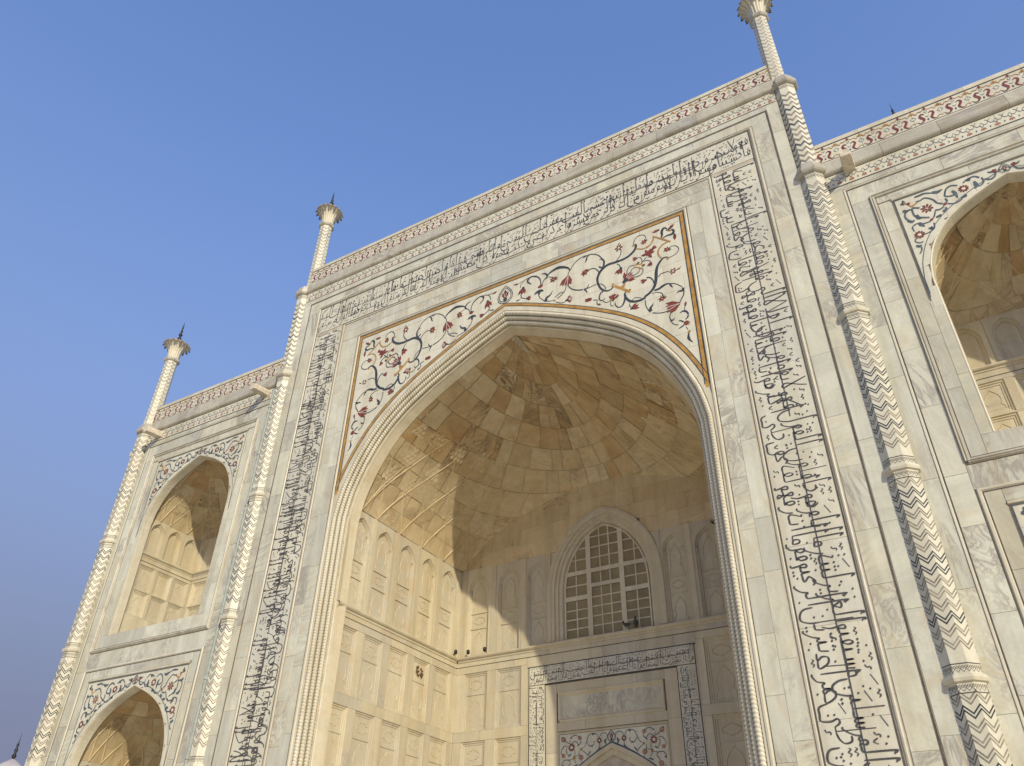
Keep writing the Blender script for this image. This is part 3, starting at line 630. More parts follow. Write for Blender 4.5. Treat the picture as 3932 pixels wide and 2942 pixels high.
# ------------------------------------------------------------------ thuluth style lettering drawn with a slanted pen
HT = 3.4
BOWL = [(0, .45), (.05, -.3), (.45, -1.05), (1.15, -1.15), (1.7, -.6), (1.8, .15)]
def shift(p, dx, dy=0): return [(x + dx, y + dy) for x, y in p]
GL = {  # class: {form: (advance, [strokes])}, x grows to the left, y up
 'alif': {'o': (.75, [[(-.05, HT - .35), (.18, HT), (.2, 0)]]), 'f': (.75, [[(0, 0), (.3, .03)], [(.05, HT - .3), (.3, HT), (.3, 0)]])},
 'lam': {'i': (.75, [[(-.05, HT - .35), (.2, HT), (.2, .1)], [(.2, .1), (.45, 0), (.8, 0)]]), 'm': (.75, [[(0, 0), (.8, 0)], [(.3, HT - .1), (.3, 0)]]),
         'f': (2.1, [[(0, 0), (.25, 0)], [(.28, HT), (.28, 0)], shift(BOWL, .26)]), 'o': (2.1, [[(.05, HT - .3), (.25, HT), (.25, 0)], shift(BOWL, .24)])},
 'tooth': {'i': (.75, [[(.1, .75), (.22, .1), (.45, 0), (.8, 0)]]), 'm': (.75, [[(0, 0), (.3, .05), (.38, .7), (.48, .05), (.8, 0)]])},
 'ba': {'f': (2.6, [[(0, 0), (.4, -.1), (1.3, -.28), (2.2, -.1), (2.5, .55)]]), 'o': (2.6, [[(0, .55), (.25, 0), (1.3, -.28), (2.2, -.1), (2.5, .55)]])},
 'nun': {'f': (2.0, [[(0, 0), (.15, .1), (.2, -.3), (.6, -1.05), (1.3, -1.15), (1.8, -.6), (1.9, .1)]]), 'o': (2.0, [BOWL])},
 'ya': {'f': (2.3, [[(0, 0), (.35, .4), (.8, .3), (.55, -.25), (.7, -.95), (1.4, -1.3), (2.1, -.9), (2.4, -.2)]]), 'o': (2.3, [[(.1, .7), (.5, 1.0), (.8, .7), (.5, .1), (.5, -.5), (1.0, -1.1), (1.8, -1.1), (2.3, -.4)]])},
 'jim': {'i': (1.35, [[(.05, .75), (.5, 1.0), (1.2, .55)], [(1.2, .55), (.6, .1), (1.4, 0)]]), 'm': (1.35, [[(0, 0), (.7, .1), (1.4, 0)], [(.1, .95), (.55, 1.05), (1.15, .45), (.7, .1)]]),
         'f': (1.5, [[(.0, .0), (.4, .7), (1.3, .75), (.6, .2), (.15, -.7), (.6, -1.5), (1.5, -1.45)]]), 'o': (1.5, [[(.0, .75), (.5, 1.0), (1.3, .7), (.5, .15), (.1, -.7), (.6, -1.5), (1.5, -1.45)]])},
 'dal': {'f': (.9, [[(0, 0), (.5, 0), (.75, .25), (.2, 1.15)]]), 'o': (.9, [[(.2, 1.15), (.7, .3), (.5, 0), (0, -.02)]])},
 'ra': {'f': (.9, [[(0, .0), (.15, .2), (.35, -.35), (.9, -1.0), (1.2, -1.05)]]), 'o': (.9, [[(.05, .45), (.25, -.2), (.8, -.95), (1.2, -1.05)]])},
 'sin': {'i': (1.7, [[(.05, .6), (.12, .05), (.45, 0)], [(.45, 0), (.52, .6), (.6, .03), (.95, 0)], [(.95, 0), (1.02, .6), (1.1, .03), (1.8, 0)]]),
         'f': (3.0, [[(.0, .1), (.45, 0), (.52, .6), (.6, .03), (.95, 0)], [(.95, 0), (1.02, .6), (1.1, .1)], shift(BOWL, 1.08)])},
 'sad': {'i': (2.0, [[(.95, 0), (.05, .02), (.5, .75), (1.15, .85), (1.3, .4), (.95, 0)], [(.95, 0), (1.4, 0), (1.5, .55), (1.6, .03), (2.05, 0)]]),
         'f': (3.1, [[(.95, 0), (.05, .02), (.5, .75), (1.15, .85), (1.3, .4), (.95, 0)], [(.95, 0), (1.3, .05)], shift(BOWL, 1.3)])},
 'ta': {'i': (1.6, [[(.95, 0), (.05, .02), (.5, .75), (1.15, .85), (1.3, .4), (.95, 0), (1.7, 0)], [(.1, HT * .8), (.25, .3)]])},
 'ain': {'i': (1.1, [[(.85, 1.05), (.3, 1.0), (.15, .5), (.6, .15), (1.2, 0)]]), 'm': (1.1, [[(0, 0), (.45, .1), (.2, .65), (.85, .7), (.55, .1), (1.2, 0)]]),
         'f': (1.4, [[(0, 0), (.45, .1), (.2, .6), (.85, .6), (.4, .0), (.1, -.8), (.6, -1.5), (1.4, -1.4)]])},
 'fa': {'i': (1.0, [[(.45, .15), (.15, .35), (.25, .85), (.6, .75), (.55, .2), (.3, .02), (1.05, 0)]]), 'm': (1.0, [[(0, 0), (.5, .05), (.65, .6), (.35, .85), (.2, .45), (.5, .05), (1.05, 0)]]),
        'f': (2.9, [[(0, 0), (.5, .05), (.65, .6), (.35, .85), (.2, .45), (.5, .05)], shift([(0, 0), (1.1, -.25), (2.0, -.1), (2.3, .5)], .5)])},
 'qaf': {'f': (2.2, [[(0, 0), (.5, .05), (.65, .6), (.35, .85), (.2, .45), (.5, .05)], shift(BOWL, .4)])},
 'kaf': {'i': (1.6, [[(-.5, HT * .95), (1.15, 1.5), (1.1, .9), (.85, .1), (1.7, 0)]]), 'm': (1.6, [[(0, 0), (1.7, 0)], [(-.5, HT * .95), (1.15, 1.5), (1.0, .6), (.9, 0)]]),
         'f': (2.3, [[(0, 0), (.25, .0)], [(.22, HT), (.25, 0)], [(.25, 0), (1.2, -.2), (2.1, 0), (2.3, .4)], [(1.3, 1.3), (.9, 1.0), (1.4, .8), (1.0, .5)]])},
 'mim': {'i': (.9, [[(.1, .0), (.2, .5), (.6, .5), (.65, .05), (.25, -.05), (.1, .0)], [(.25, -.02), (.95, 0)]]), 'm': (.9, [[(0, 0), (.3, .0), (.2, .45), (.6, .5), (.65, .0), (.95, 0)], [(.3, 0), (.65, 0)]]),
         'f': (.9, [[(0, 0), (.3, .0), (.25, .5), (.65, .45), (.55, .0), (.3, 0)], [(.55, .0), (.45, -.7), (.75, -1.3)]])},
 'waw': {'f': (1.2, [[(0, 0), (.45, .05), (.6, .55), (.3, .8), (.15, .4), (.5, .05)], [(.58, .4), (.65, -.3), (1.1, -.9), (1.5, -1.0)]])},
 'ha': {'i': (1.15, [[(.5, .95), (.1, .5), (.3, .02), (.85, .1), (.7, .75), (.25, .35), (.75, -.05), (1.2, 0)]]), 'm': (1.15, [[(0, 0), (.4, .1), (.85, .8), (.4, .8), (.6, .05), (.35, -.5), (.8, -.4), (.65, 0), (1.2, 0)]]),
        'f': (.9, [[(0, 0), (.35, .05), (.45, 1.0), (.85, .5), (.5, .2), (.2, .6)]]), 'o': (1.0, [[(.5, .95), (.1, .3), (.5, 0), (.85, .4), (.5, .95)]])},
 'lamalif': {'o': (1.5, [[(.0, HT * .95), (.35, 1.6), (1.05, .4), (.8, -.05), (.4, .05), (.6, .5), (1.35, HT)]]), 'f': (1.5, [[(0, 0), (.3, .0)], [(.3, HT), (.35, .3), (.8, 0)], [(.5, .1), (1.4, HT * .95)]])},
 'hamza': {'o': (.7, [[(.5, .9), (.2, .7), (.5, .5)], [(.1, .3), (.6, .5)]])},
}
NOJ = set('اأإآدذرزوؤةى ءلا')
CLS = {'ا': 'alif', 'أ': 'alif', 'إ': 'alif', 'آ': 'alif', 'ب': 'b', 'ت': 'b', 'ث': 'b', 'ن': 'n', 'ي': 'y', 'ى': 'y', 'ئ': 'y', 'ج': 'jim', 'ح': 'jim', 'خ': 'jim', 'د': 'dal', 'ذ': 'dal', 'ر': 'ra', 'ز': 'ra', 'س': 'sin', 'ش': 'sin', 'ص': 'sad', 'ض': 'sad', 'ط': 'ta', 'ظ': 'ta', 'ع': 'ain', 'غ': 'ain', 'ف': 'fa', 'ق': 'qaf', 'ك': 'kaf', 'ل': 'lam', 'م': 'mim', 'ن': 'n', 'ه': 'ha', 'ة': 'ha', 'و': 'waw', 'ؤ': 'waw', 'ء': 'hamza'}
DOTS = {'ب': -1, 'ت': 2, 'ث': 3, 'ج': -1, 'خ': 1, 'ذ': 1, 'ز': 1, 'ش': 3, 'ض': 1, 'ظ': 1, 'غ': 1, 'ف': 1, 'ق': 2, 'ن': 1, 'ي': -2, 'ة': 2}
RJ = set('اأإآدذرزوؤءةى')
def glyph(ch, pj, nj):
    c = CLS[ch]
    form = 'm' if pj and nj else 'i' if nj else 'f' if pj else 'o'
    if c == 'b': c = 'tooth' if nj else 'ba'
    elif c == 'n': c = 'tooth' if nj else 'nun'
    elif c == 'y': c = 'tooth' if nj else 'ya'
    elif c == 'qaf' and nj: c = 'fa'
    g = GL[c]
    for f in (form, {'m': 'i', 'o': 'f', 'f': 'o', 'i': 'm'}[form], 'i', 'f', 'o'):
        if f in g: return g[f]
def word(w):
    """strokes and dots of one word, x to the left from 0"""
    x = 0; st = []; dots = []; i = 0; pj = False
    while i < len(w):
        ch = w[i]
        if ch == 'ل' and i + 1 < len(w) and w[i + 1] in 'اأإآ':
            adv, ss = GL['lamalif']['f' if pj else 'o']; st += [shift(s, x) for s in ss]; x += adv; pj = False; i += 2; continue
        if ch not in CLS: i += 1; continue
        nj = i + 1 < len(w) and ch not in RJ and w[i + 1] in CLS and w[i + 1] != 'ء'
        adv, ss = glyph(ch, pj, nj); st += [shift(s, x) for s in ss]
        n = DOTS.get(ch, 0)
        if n:
            cx = x + (adv * .5 if adv > 1.6 else .4); k = abs(n); by = 1.25 if n > 0 else -.75
            if ch == 'ن' and not nj: by = .05
            if ch in 'قف' : by = 1.35
            for q in range(min(k, 2)): dots.append((cx + (q - (min(k, 2) - 1) / 2) * .42, by))
            if k == 3: dots.append((cx, by + .38))
        if ch in 'أإ': dots.append((x + .2, HT + .3 if ch == 'أ' else -.55))
        x += adv; pj = nj; i += 1
    return x, st, dots
def lettering(mb, pl, text, org, rdir, udir, length, height, pen=.036, seed=1, m='ink', uk=.138, tall=1.0, marks=1.0):
    """org: start corner of the band at the reading start on its lower edge; rdir: reading direction; udir: up of the letters (2-D unit vectors)"""
    rg = random.Random(seed); u = height * uk
    words = text.split(); rows = [[], []]; xs = [0.0, 0.0]
    for w in words:
        k = xs.index(min(xs)); wd, st, dt = word(w); rows[k].append((xs[k], wd, st, dt)); xs[k] += wd + .12
    need = length / u
    nib = (math.cos(R(62)), math.sin(R(62)))
    def P(x, y): return (org[0] + rdir[0] * x + udir[0] * y, org[1] + rdir[1] * x + udir[1] * y)
    cs = u * .26; occ = set()
    def put(pts, straight=False, k=1.0):
        if not straight: pts = catmull(pts, 4)
        for a, b in zip(pts, pts[1:]):
            n_ = max(1, int(math.hypot(b[0] - a[0], b[1] - a[1]) / cs * 1.5))
            for i_ in range(n_ + 1): occ.add((int((a[0] + (b[0] - a[0]) * i_ / n_) / cs), int((a[1] + (b[1] - a[1]) * i_ / n_) / cs)))
        q = [P(x, y) for x, y in pts]
        def wf(t, d):
            dr = d[0] * rdir[0] + d[1] * rdir[1]; du = d[0] * udir[0] + d[1] * udir[1]
            w = abs(dr * nib[1] + du * nib[0]); return pen * k * (.5 + .7 * w) * (.5 + .5 * min(1, 8 * min(t, 1 - t) + .2))
        ribbon(mb, pl, q, wf, m)
    for k in range(2):
        base = height * (.19, .53)[k]; s = need / xs[k]; sw = max(s, .80)
        for x0, wd, st, dt in rows[k]:
            x0 = x0 * s / sw
            jy = rg.uniform(-.06, .05) * height; tl = tall * rg.uniform(.94, 1.12)
            for ss in st:
                pts = []
                for x, y in ss:
                    yy = y * 1.12 if y < 1.3 else 1.46 + (y - 1.3) * ((.56 if k else .86) * tl)
                    pts.append((min(max((x0 + x) * sw * u, .01), length - .01), min(max(base + jy + yy * u, .035), height * (.955 + .02 * rg.random()))))
                put(pts, len(ss) == 2)
                if len(ss) == 3 and ss[1][1] > 3:   # wedge shaped head of a tall stroke
                    put([pts[1], (pts[1][0] - u * .28, pts[1][1] - u * .2)], True, 1.1)
            for dx, dy in dt:
                cx, cy = (x0 + dx) * sw * u, min(max(base + jy + dy * u, .06), height - .06); r_ = pen * .78
                flat(mb, pl, [P(cx - r_, cy), P(cx, cy - r_), P(cx + r_, cy), P(cx, cy + r_)], m)
    x = length * .03
    while x < length * .97:    # the long strokes of the returned ya running through the middle
        l = height * rg.uniform(1.8, 4.5); e = min(x + l, length * .985)
        put([(x, height * .545), (e, height * rg.uniform(.525, .555))], True, 1.0)
        x = e + height * rg.uniform(.1, .6)
    # vowel signs and ticks in every gap the letters leave
    spots = [(i_, j_) for i_ in range(2, int(length / cs) - 3) for j_ in range(1, int(height / cs))]
    rg.shuffle(spots)
    def free(i_, j_, w, h): return all((i_ + a, j_ + b) not in occ for a in range(-1, w + 1) for b in range(-1, h + 1))
    for i_, j_ in spots:
        w_, h_, kind = rg.choice(((4, 2, 0), (4, 2, 0), (2, 2, 1), (2, 2, 2), (1, 1, 3), (3, 1, 4)))
        if (j_ + h_ + .5) * cs > height * .97 or not free(i_, j_, w_, h_) or rg.random() > marks: continue
        x, y = (i_ + .2) * cs, (j_ + .3) * cs; a, b = w_ * cs * .9, h_ * cs * .9
        if kind == 0: put([(x, y + b), (x + a, y)], True, .75)
        elif kind == 1: put([(x, y + b), (x + a * .5, y + b * .9), (x + a * .5, y + b * .3), (x + a, y)], False, .7)
        elif kind == 2: put([(x, y + b), (x + a * .5, y + b * .2), (x + a, y + b)], False, .7)
        elif kind == 3:
            r_ = pen * .7; flat(mb, pl, [P(x - r_, y), P(x, y - r_), P(x + r_, y), P(x, y + r_)], m); occ.add((i_, j_))
        else: put([(x, y + b * .4), (x + a * .3, y + b), (x + a * .5, y), (x + a * .8, y + b), (x + a, y + b * .3)], False, .65)
# ================================================================== ARCH PROFILES
PA = [(0, 18.28), (.5, 18.075), (.96, 17.87), (1.5, 17.61), (1.96, 17.38), (2.73, 16.97), (3.25, 16.66), (3.82, 16.28), (4.19, 15.98), (4.54, 15.65), (4.88, 15.26), (5.2, 14.80), (5.5, 14.27), (5.75, 13.7), (5.92, 13.2), (6.04, 12.6), (6.08, 12.0), (6.08, 9.0), (6.08, 0.02)]
ARCH = off(catmull(PA, 4), 0.0)
ARCH[0] = (0, 18.28)
PW = [(0, 14.13), (.5, 13.97), (1.0, 13.64), (1.35, 13.26), (1.62, 12.85), (1.80, 12.42), (1.91, 11.95), (1.95, 11.4), (1.95, 9.84)]
WIN = catmull(PW, 3)
PD = [(0, 6.62), (.4, 6.44), (.85, 6.2), (1.3, 5.90), (1.55, 5.62), (1.69, 5.3), (1.73, 4.9), (1.73, 2.0)]
DOOR = catmull(PD, 3)
PS = [(0, 16.90), (.55, 16.68), (1.1, 16.40), (1.55, 16.07), (1.92, 15.60), (2.14, 15.10), (2.23, 14.65), (2.25, 14.1), (2.25, 10.3)]
SIDE = catmull(PS, 4)

# ================================================================== GROUND
mb = MB(); n = 24
mb.face([(-900, -900, 0), (900, -900, 0), (900, 900, 0), (-900, 900, 0)], 'terrace')
g = mb.build('ground'); g['kind'] = 'structure'

# ================================================================== PORTAL
portal = thing('portal', 'tall white marble portal framed by black inscriptions around the great pointed arch', 'gateway')
mb = MB()
W0 = 9.47; TOP = 24.3
# backing wall with the arch cut out (mortar seen in the joints) and its returns
az = zof(off(ARCH, 0.01)); nn = 120
us = [-W0 + 2 * W0 * i / nn for i in range(nn + 1)]
us = sorted(set([round(u, 4) for u in us] + [-6.089, 6.089]))
for a, b in zip(us, us[1:]):
    la, lb = max(0, az(a)), max(0, az(b))
    mb.face([(a, .012, la), (b, .012, lb), (b, .012, TOP), (a, .012, TOP)], 'mortar')
mb2 = MB()
for s in (-1, 1):
    mb2.face([(s * W0, .0, 0), (s * W0, 8.2, 0), (s * W0, 8.2, 24.3), (s * W0, .0, 24.3)], 'marble')
mb2.face([(-W0, .3, TOP - .2), (W0, .3, TOP - .2), (W0, 8.2, TOP - .2), (-W0, 8.2, TOP - .2)], 'trim')
mb2.face([(-W0, 8.2, 0), (W0, 8.2, 0), (W0, 8.2, TOP), (-W0, 8.2, TOP)], 'marble')
mb.build('backing_wall', portal); mb2.build('side_wall', portal)
F = FRONT
for s in (-1, 1):
    def A(u0, u1, v0, v1, lo, hi, **k):
        a, b = sorted((s * u0, s * u1)); course(portal, F, a, b, v0, v1, lo, hi, **k)
    A(9.12, 9.47, 0.1, 22.62, 1.5, 2.7); A(8.60, 9.06, 0.1, 22.36, 1.0, 1.9)
    A(7.14, 8.44, 0.1, 20.5, 1.5, 2.6, m='band')
    A(6.64, 7.00, 0.1, 19.72, 1.1, 2.1); A(6.26, 6.64, 0.1, 19.72, 1.0, 1.8)
course(portal, F, -9.47, 9.47, 22.45, 22.66, 1.1, 2.2, along='u')
course(portal, F, -9.06, 9.06, 22.03, 22.37, 1.2, 2.3, along='u')
course(portal, F, -8.44, 8.44, 20.64, 21.87, 1.2, 2.3, along='u', m='band')
course(portal, F, -7.00, 7.00, 20.14, 20.50, 1.2, 2.2, along='u'); course(portal, F, -7.00, 7.00, 19.73, 20.14, 1.1, 2.2, along='u')
lowz = zof(off(ARCH, .20))
z = 13.55
while z < 19.4:
    h = min(.52, 19.48 - z)
    x = -6.02 - rng.uniform(0, .5)
    while x < 6.02:
        e = x + rng.uniform(.85, 1.35)
        slab('spandrel_stone', portal, F, max(x, -6.02), min(e, 6.02), z, z + h, 'spandrel', g=.003, lower=lowz); x = e
    z += h
# arch border slips, gold frame and dark lines
mb = MB(); sweep(mb, F, both(off(ARCH, .02)), [(.0, -.02), (.0, .006), (.15, .006), (.15, -.02)], 'trim'); mb.build('arch_border', portal)
def frame(u, vt, vb=0.1): return [(-u, vb), (-u, vt), (u, vt), (u, vb)]
mb = MB()
sweep(mb, F, [(-6.07, 13.2), (-6.07, 19.54), (6.07, 19.54), (6.07, 13.2)], [(-.045, .007), (.045, .007)], 'g')
arcg = [p for p in both(off(ARCH, .20)) if p[1] > 13.35]
sweep(mb, F, arcg, [(0, .0075), (.085, .0075)], 'g')
for o_ in (-.06, .06): sweep(mb, F, [(-6.07, 13.3), (-6.07, 19.54), (6.07, 19.54), (6.07, 13.3)], [(o_ - .012, .0085), (o_ + .012, .0085)], 'd')
for o_ in (-.008, .105): sweep(mb, F, arcg, [(o_ - .009, .009), (o_ + .009, .009)], 'd')
mb.build('yellow_border', portal)
mb = MB(); sweep(mb, F, frame(6.20, 19.68), [(-.05, .0), (-.03, .03), (.01, .034), (.04, .0)], 'trim'); mb.build('moulding', portal)
mb = MB(); sweep(mb, F, frame(8.52, 21.95), [(-.05, .0), (-.04, -.01), (-.015, .022), (.015, .03), (.035, .02), (.05, .0)], 'cornice'); mb.build('moulding', portal)
mb = MB(); sweep(mb, F, frame(7.07, 20.57), [(-.035, .0), (-.02, .014), (.015, .018), (.035, .0)], 'trim'); mb.build('moulding', portal)
mb = MB()
for u, v, w in ((9.09, 22.41, .03), (8.45, 21.885, .035), (7.135, 20.635, .02), (6.26, 19.74, .018)):
    sweep(mb, F, frame(u, v), [(-w / 2, .006), (w / 2, .006)], 'line')
line(mb, F, (-9.4, 22.68), (9.4, 22.68), .022, 'line')
mb.build('inlaid_line', portal)
# floral spandrels
def spandrel_inlay(parent, pl, S, Fl, fx, name='floral_inlay', ws=1.0, label=None):
    mb = MB(); draw(mb, pl, S, Fl, fx, ws); return mb.build(name, parent, label=label)
spandrel_inlay(portal, F, S1, S1F, lambda p: (p[0], p[1]), ws=.85, label='red flowers and black vines right of the arch tip')
spandrel_inlay(portal, F, S1, S1F, lambda p: (-p[0], p[1]), ws=.85, label='red flowers and black vines left of the arch tip')
mb = MB(); medallion(mb, F, 0, 18.62, 19.36, .56); mb.build('medallion', portal)
# inscriptions
T1 = "بسم الله الرحمن الرحيم يس والقرآن الحكيم إنك لمن المرسلين على صراط مستقيم تنزيل العزيز الرحيم لتنذر قوما ما أنذر آباؤهم فهم غافلون لقد حق القول على أكثرهم فهم لا يؤمنون إنا جعلنا في أعناقهم أغلالا فهي إلى الأذقان فهم مقمحون وجعلنا من بين أيديهم سدا ومن خلفهم سدا"
T2 = "فأغشيناهم فهم لا يبصرون وسواء عليهم أأنذرتهم أم لم تنذرهم لا يؤمنون إنما تنذر من اتبع الذكر وخشي الرحمن بالغيب فبشره بمغفرة وأجر كريم إنا نحن نحي الموتى ونكتب ما قدموا وآثارهم وكل شيء أحصيناه في إمام مبين واضرب لهم مثلا أصحاب القرية إذ جاءها المرسلون إذ أرسلنا إليهم اثنين فكذبوهما فعززنا بثالث فقالوا إنا إليكم مرسلون"
T3 = "واضرب لهم مثلا أصحاب القرية إذ جاءها المرسلون إذ أرسلنا إليهم اثنين فكذبوهما فعززنا بثالث فقالوا إنا إليكم مرسلون قالوا ما أنتم إلا بشر مثلنا وما أنزل الرحمن من شيء إن أنتم إلا تكذبون قالوا ربنا يعلم إنا إليكم لمرسلون وما علينا إلا البلاغ المبين قالوا إنا تطيرنا بكم لئن لم تنتهوا لنرجمنكم وليمسنكم منا عذاب أليم قالوا طائركم معكم أئن ذكرتم بل أنتم قوم مسرفون وجاء من أقصى المدينة رجل يسعى قال يا قوم اتبعوا المرسلين اتبعوا من لا يسألكم أجرا وهم مهتدون وما لي لا أعبد الذي فطرني وإليه ترجعون أأتخذ من دونه آلهة إن يردن الرحمن بضر لا تغن عني شفاعتهم شيئا ولا ينقذون إني إذا لفي ضلال مبين إني آمنت بربكم فاسمعون"
mb = MB(); lettering(mb, F, T1, (7.17, .8), (0, 1), (1, 0), 19.75, 1.26, seed=3, pen=.036, uk=.170, tall=1.05, marks=.9); mb.build('inscription', portal, label='inscription running up the right side')
mb = MB(); lettering(mb, F, T2, (8.40, 20.66), (-1, 0), (0, 1), 16.8, 1.20, seed=4, pen=.030, uk=.158, tall=1.15, marks=1.0); mb.build('inscription', portal, label='inscription across the top')
mb = MB(); lettering(mb, F, T3, (-7.17, 20.5), (0, -1), (-1, 0), 20.0, 1.26, seed=5, pen=.030, uk=.158, tall=1.15, marks=1.0); mb.build('inscription', portal, label='inscription running down the left side')
# rope mouldings
mb = MB()
sweep(mb, F, both(off(ARCH, 0)), [(.022, .006), (.0, -.03), (-.37, -.30), (-.37, -.30), (-.40, -.30)], 'relief'); mb.build('splay', portal)
def resample(path, step):
    out = [path[0]]; acc = 0
    for a, b in zip(path, path[1:]):
        l = math.hypot(b[0] - a[0], b[1] - a[1]); d = step - acc
        while d <= l:
            t = d / l; out.append((a[0] + (b[0] - a[0]) * t, a[1] + (b[1] - a[1]) * t)); d += step
        acc = l - (d - step)
    return out
for o_, y_ in ((-.065, .035), (-.185, .125), (-.305, .215)):
    path = [p for p in both(off(ARCH, o_)) if p[1] > 3.0]; path = resample(path, .0125)
    mb = MB(); rows = []; K = 10
    for i, p in enumerate(path):
        a = path[max(i - 1, 0)]; b = path[min(i + 1, len(path) - 1)]
        dx, dz = b[0] - a[0], b[1] - a[1]; l = math.hypot(dx, dz); nx, nz = -dz / l, dx / l
        row = []
        for k in range(K):
            th = 2 * math.pi * k / K
            ph = (i * .0125 / .085 + k / K) % 1.0
            r_ = .052 + .023 * abs(math.sin(math.pi * ph)) ** .7
            row.append((p[0] + nx * math.cos(th) * r_, y_ - math.sin(th) * r_, p[1] + nz * math.cos(th) * r_))
        rows.append(row)
    mb.grid(rows, 'trim', close=True); mb.build('rope_moulding', portal, smooth=True)
mb = MB(); INT = off(ARCH, -.52)
pi_ = [p for p in both(off(ARCH, -.40)) if True]
sweep(mb, F, both(off(ARCH, -.40)), [(0, -.28), (-.02, -.31), (-.03, -.38)], 'trim')
sweep(mb, F, both(off(ARCH, -.43)), [(0, -.37), (-.09, -.64)], 'inner'); mb.build('intrados', portal)

# cornice, parapet, friezes ------------------------------------------------
def cornice(parent, y, u0, u1, zb):
    """zb: foot of the cornice; a heavy roll with small fillets above, cut in stones"""
    prof = [(.02, 0), (-.03, .0), (-.065, .025), (-.09, .06), (-.098, .105), (-.088, .145), (-.07, .155), (-.07, .20), (-.06, .24), (-.06, .28), (-.04, .33), (-.035, .38), (-.015, .44), (-.012, .52), (.02, .52)]
    x = u0
    while x < u1 - .01:
        e = min(u1, x + rng.uniform(1.2, 1.75)); e = u1 if u1 - e < .6 else e
        mb = MB(); mb.grid([[(x + .004, y + a, zb + b) for a, b in prof], [(e - .004, y + a, zb + b) for a, b in prof]], 'cornice')
        for q in (x + .004, e - .004): mb.face([(q, y + a, zb + b) for a, b in prof], 'cornice')
        mb.build('cornice_stone', parent); x = e
def motif_mesh():
    mb = MB(); pl = Plane((0, 0, 0), (1, 0, 0), (0, -1, 0))
    for s in (-1, 1):
        ribbon(mb, pl, catmull([(s * .045, .40), (s * .12, .44), (s * .165, .37), (s * .13, .29), (s * .09, .22), (s * .13, .14), (s * .20, .115), (s * .25, .16)], 3), lambda t, q: .018 + .05 * math.sin(math.pi * min(1, t * 1.15)), 'm')
        ribbon(mb, pl, catmull([(s * .03, .60), (s * .10, .55), (s * .17, .57), (s * .22, .50), (s * .27, .55)], 3), lambda t, q: .026, 'o')
        petal(mb, pl, (s * .32, .55), math.pi / 2, 0, .10, .06, 'o'); petal(mb, pl, (s * .32, .54), math.pi / 2 + s * .9, 0, .09, .05, 'o')
        ribbon(mb, pl, [(s * .32, .44), (s * .26, .37), (s * .32, .30)], lambda t, q: .014, 's')
        ribbon(mb, pl, catmull([(s * .20, .12), (s * .28, .20), (s * .32, .15)], 2), lambda t, q: .02, 'o')
        ribbon(mb, pl, [(s * .045, .33), (0, .28)], lambda t, q: .014, 's')
    petal(mb, pl, (0, .57), math.pi / 2, 0, .11, .07, 'm'); disc(mb, pl, (0, .62), .03, 'm', 6)
    petal(mb, pl, (0, .17), math.pi / 2, -.03, .06, .05, 's'); ribbon(mb, pl, [(0, .44), (.04, .50), (0, .56), (-.04, .50), (0, .44)], lambda t, q: .013, 's')
    return mb.mesh('flower_motif')
def net_mesh():
    mb = MB(); pl = Plane((0, 0, 0), (1, 0, 0), (0, -1, 0))
    for s in (-1, 1):
        ribbon(mb, pl, catmull([(0, .12), (s * .05, .18), (s * .10, .17), (s * .16, .24), (s * .10, .29)], 3), lambda t, q: .012, 's')
        petal(mb, pl, (s * .02, .10), -math.pi / 2 + s * .6, 0, .07, .04, 'p')
    ribbon(mb, pl, [(-.05, .18), (0, .25), (.05, .18)], lambda t, q: .011, 's')
    petal(mb, pl, (0, .10), -math.pi / 2, 0, .07, .05, 'p'); petal(mb, pl, (.16, .10), -math.pi / 2, 0, .045, .035, 's')
    return mb.mesh('frieze_motif')
MOT = motif_mesh(); NET = net_mesh()
def parapet(parent, y, u0, u1, z0, pitch=.64):
    """z0: foot of the parapet above the cornice (0.84 m high)"""
    n = round((u1 - u0) / pitch); p = (u1 - u0) / n; x = u0
    while x < u1 - .01:
        e = min(u1, x + 2 * p)
        mb = MB(); mb.box(x + .004, e - .004, y, y + .34, z0, z0 + .70, 'spandrel'); mb.box(x + .003, e - .003, y - .02, y + .37, z0 + .70, z0 + .84, 'trim')
        mb.build('parapet_stone', parent); x = e
    for i in range(n): link('flower_motif', MOT, parent, (u0 + p * (i + .5), y, z0 + .0))
    mb = MB(); pl = Plane((0, y, 0), (1, 0, 0), (0, -1, 0))
    line(mb, pl, (u0, z0 + .685), (u1, z0 + .685), .02, 'd'); line(mb, pl, (u0, z0 + .07), (u1, z0 + .07), .016, 'd'); mb.build('inlaid_line', parent)
def frieze(parent, y, u0, u1, z0):
    pl = Plane((0, y, 0), (1, 0, 0), (0, -1, 0)); course(parent, pl, u0, u1, z0, z0 + .46, 1.1, 1.9, along='u', m='spandrel', name='frieze_stone')
    n = round((u1 - u0) / .32); p = (u1 - u0) / n
    for i in range(n): link('frieze_motif', NET, parent, (u0 + p * (i + .5), y - .002, z0), scale=(1, 1, 1.35))
cornice(portal, 0, -9.50, 9.50, 23.15); parapet(portal, -.0, -9.45, 9.45, 23.66); frieze(portal, 0, -9.44, 9.44, 22.68)

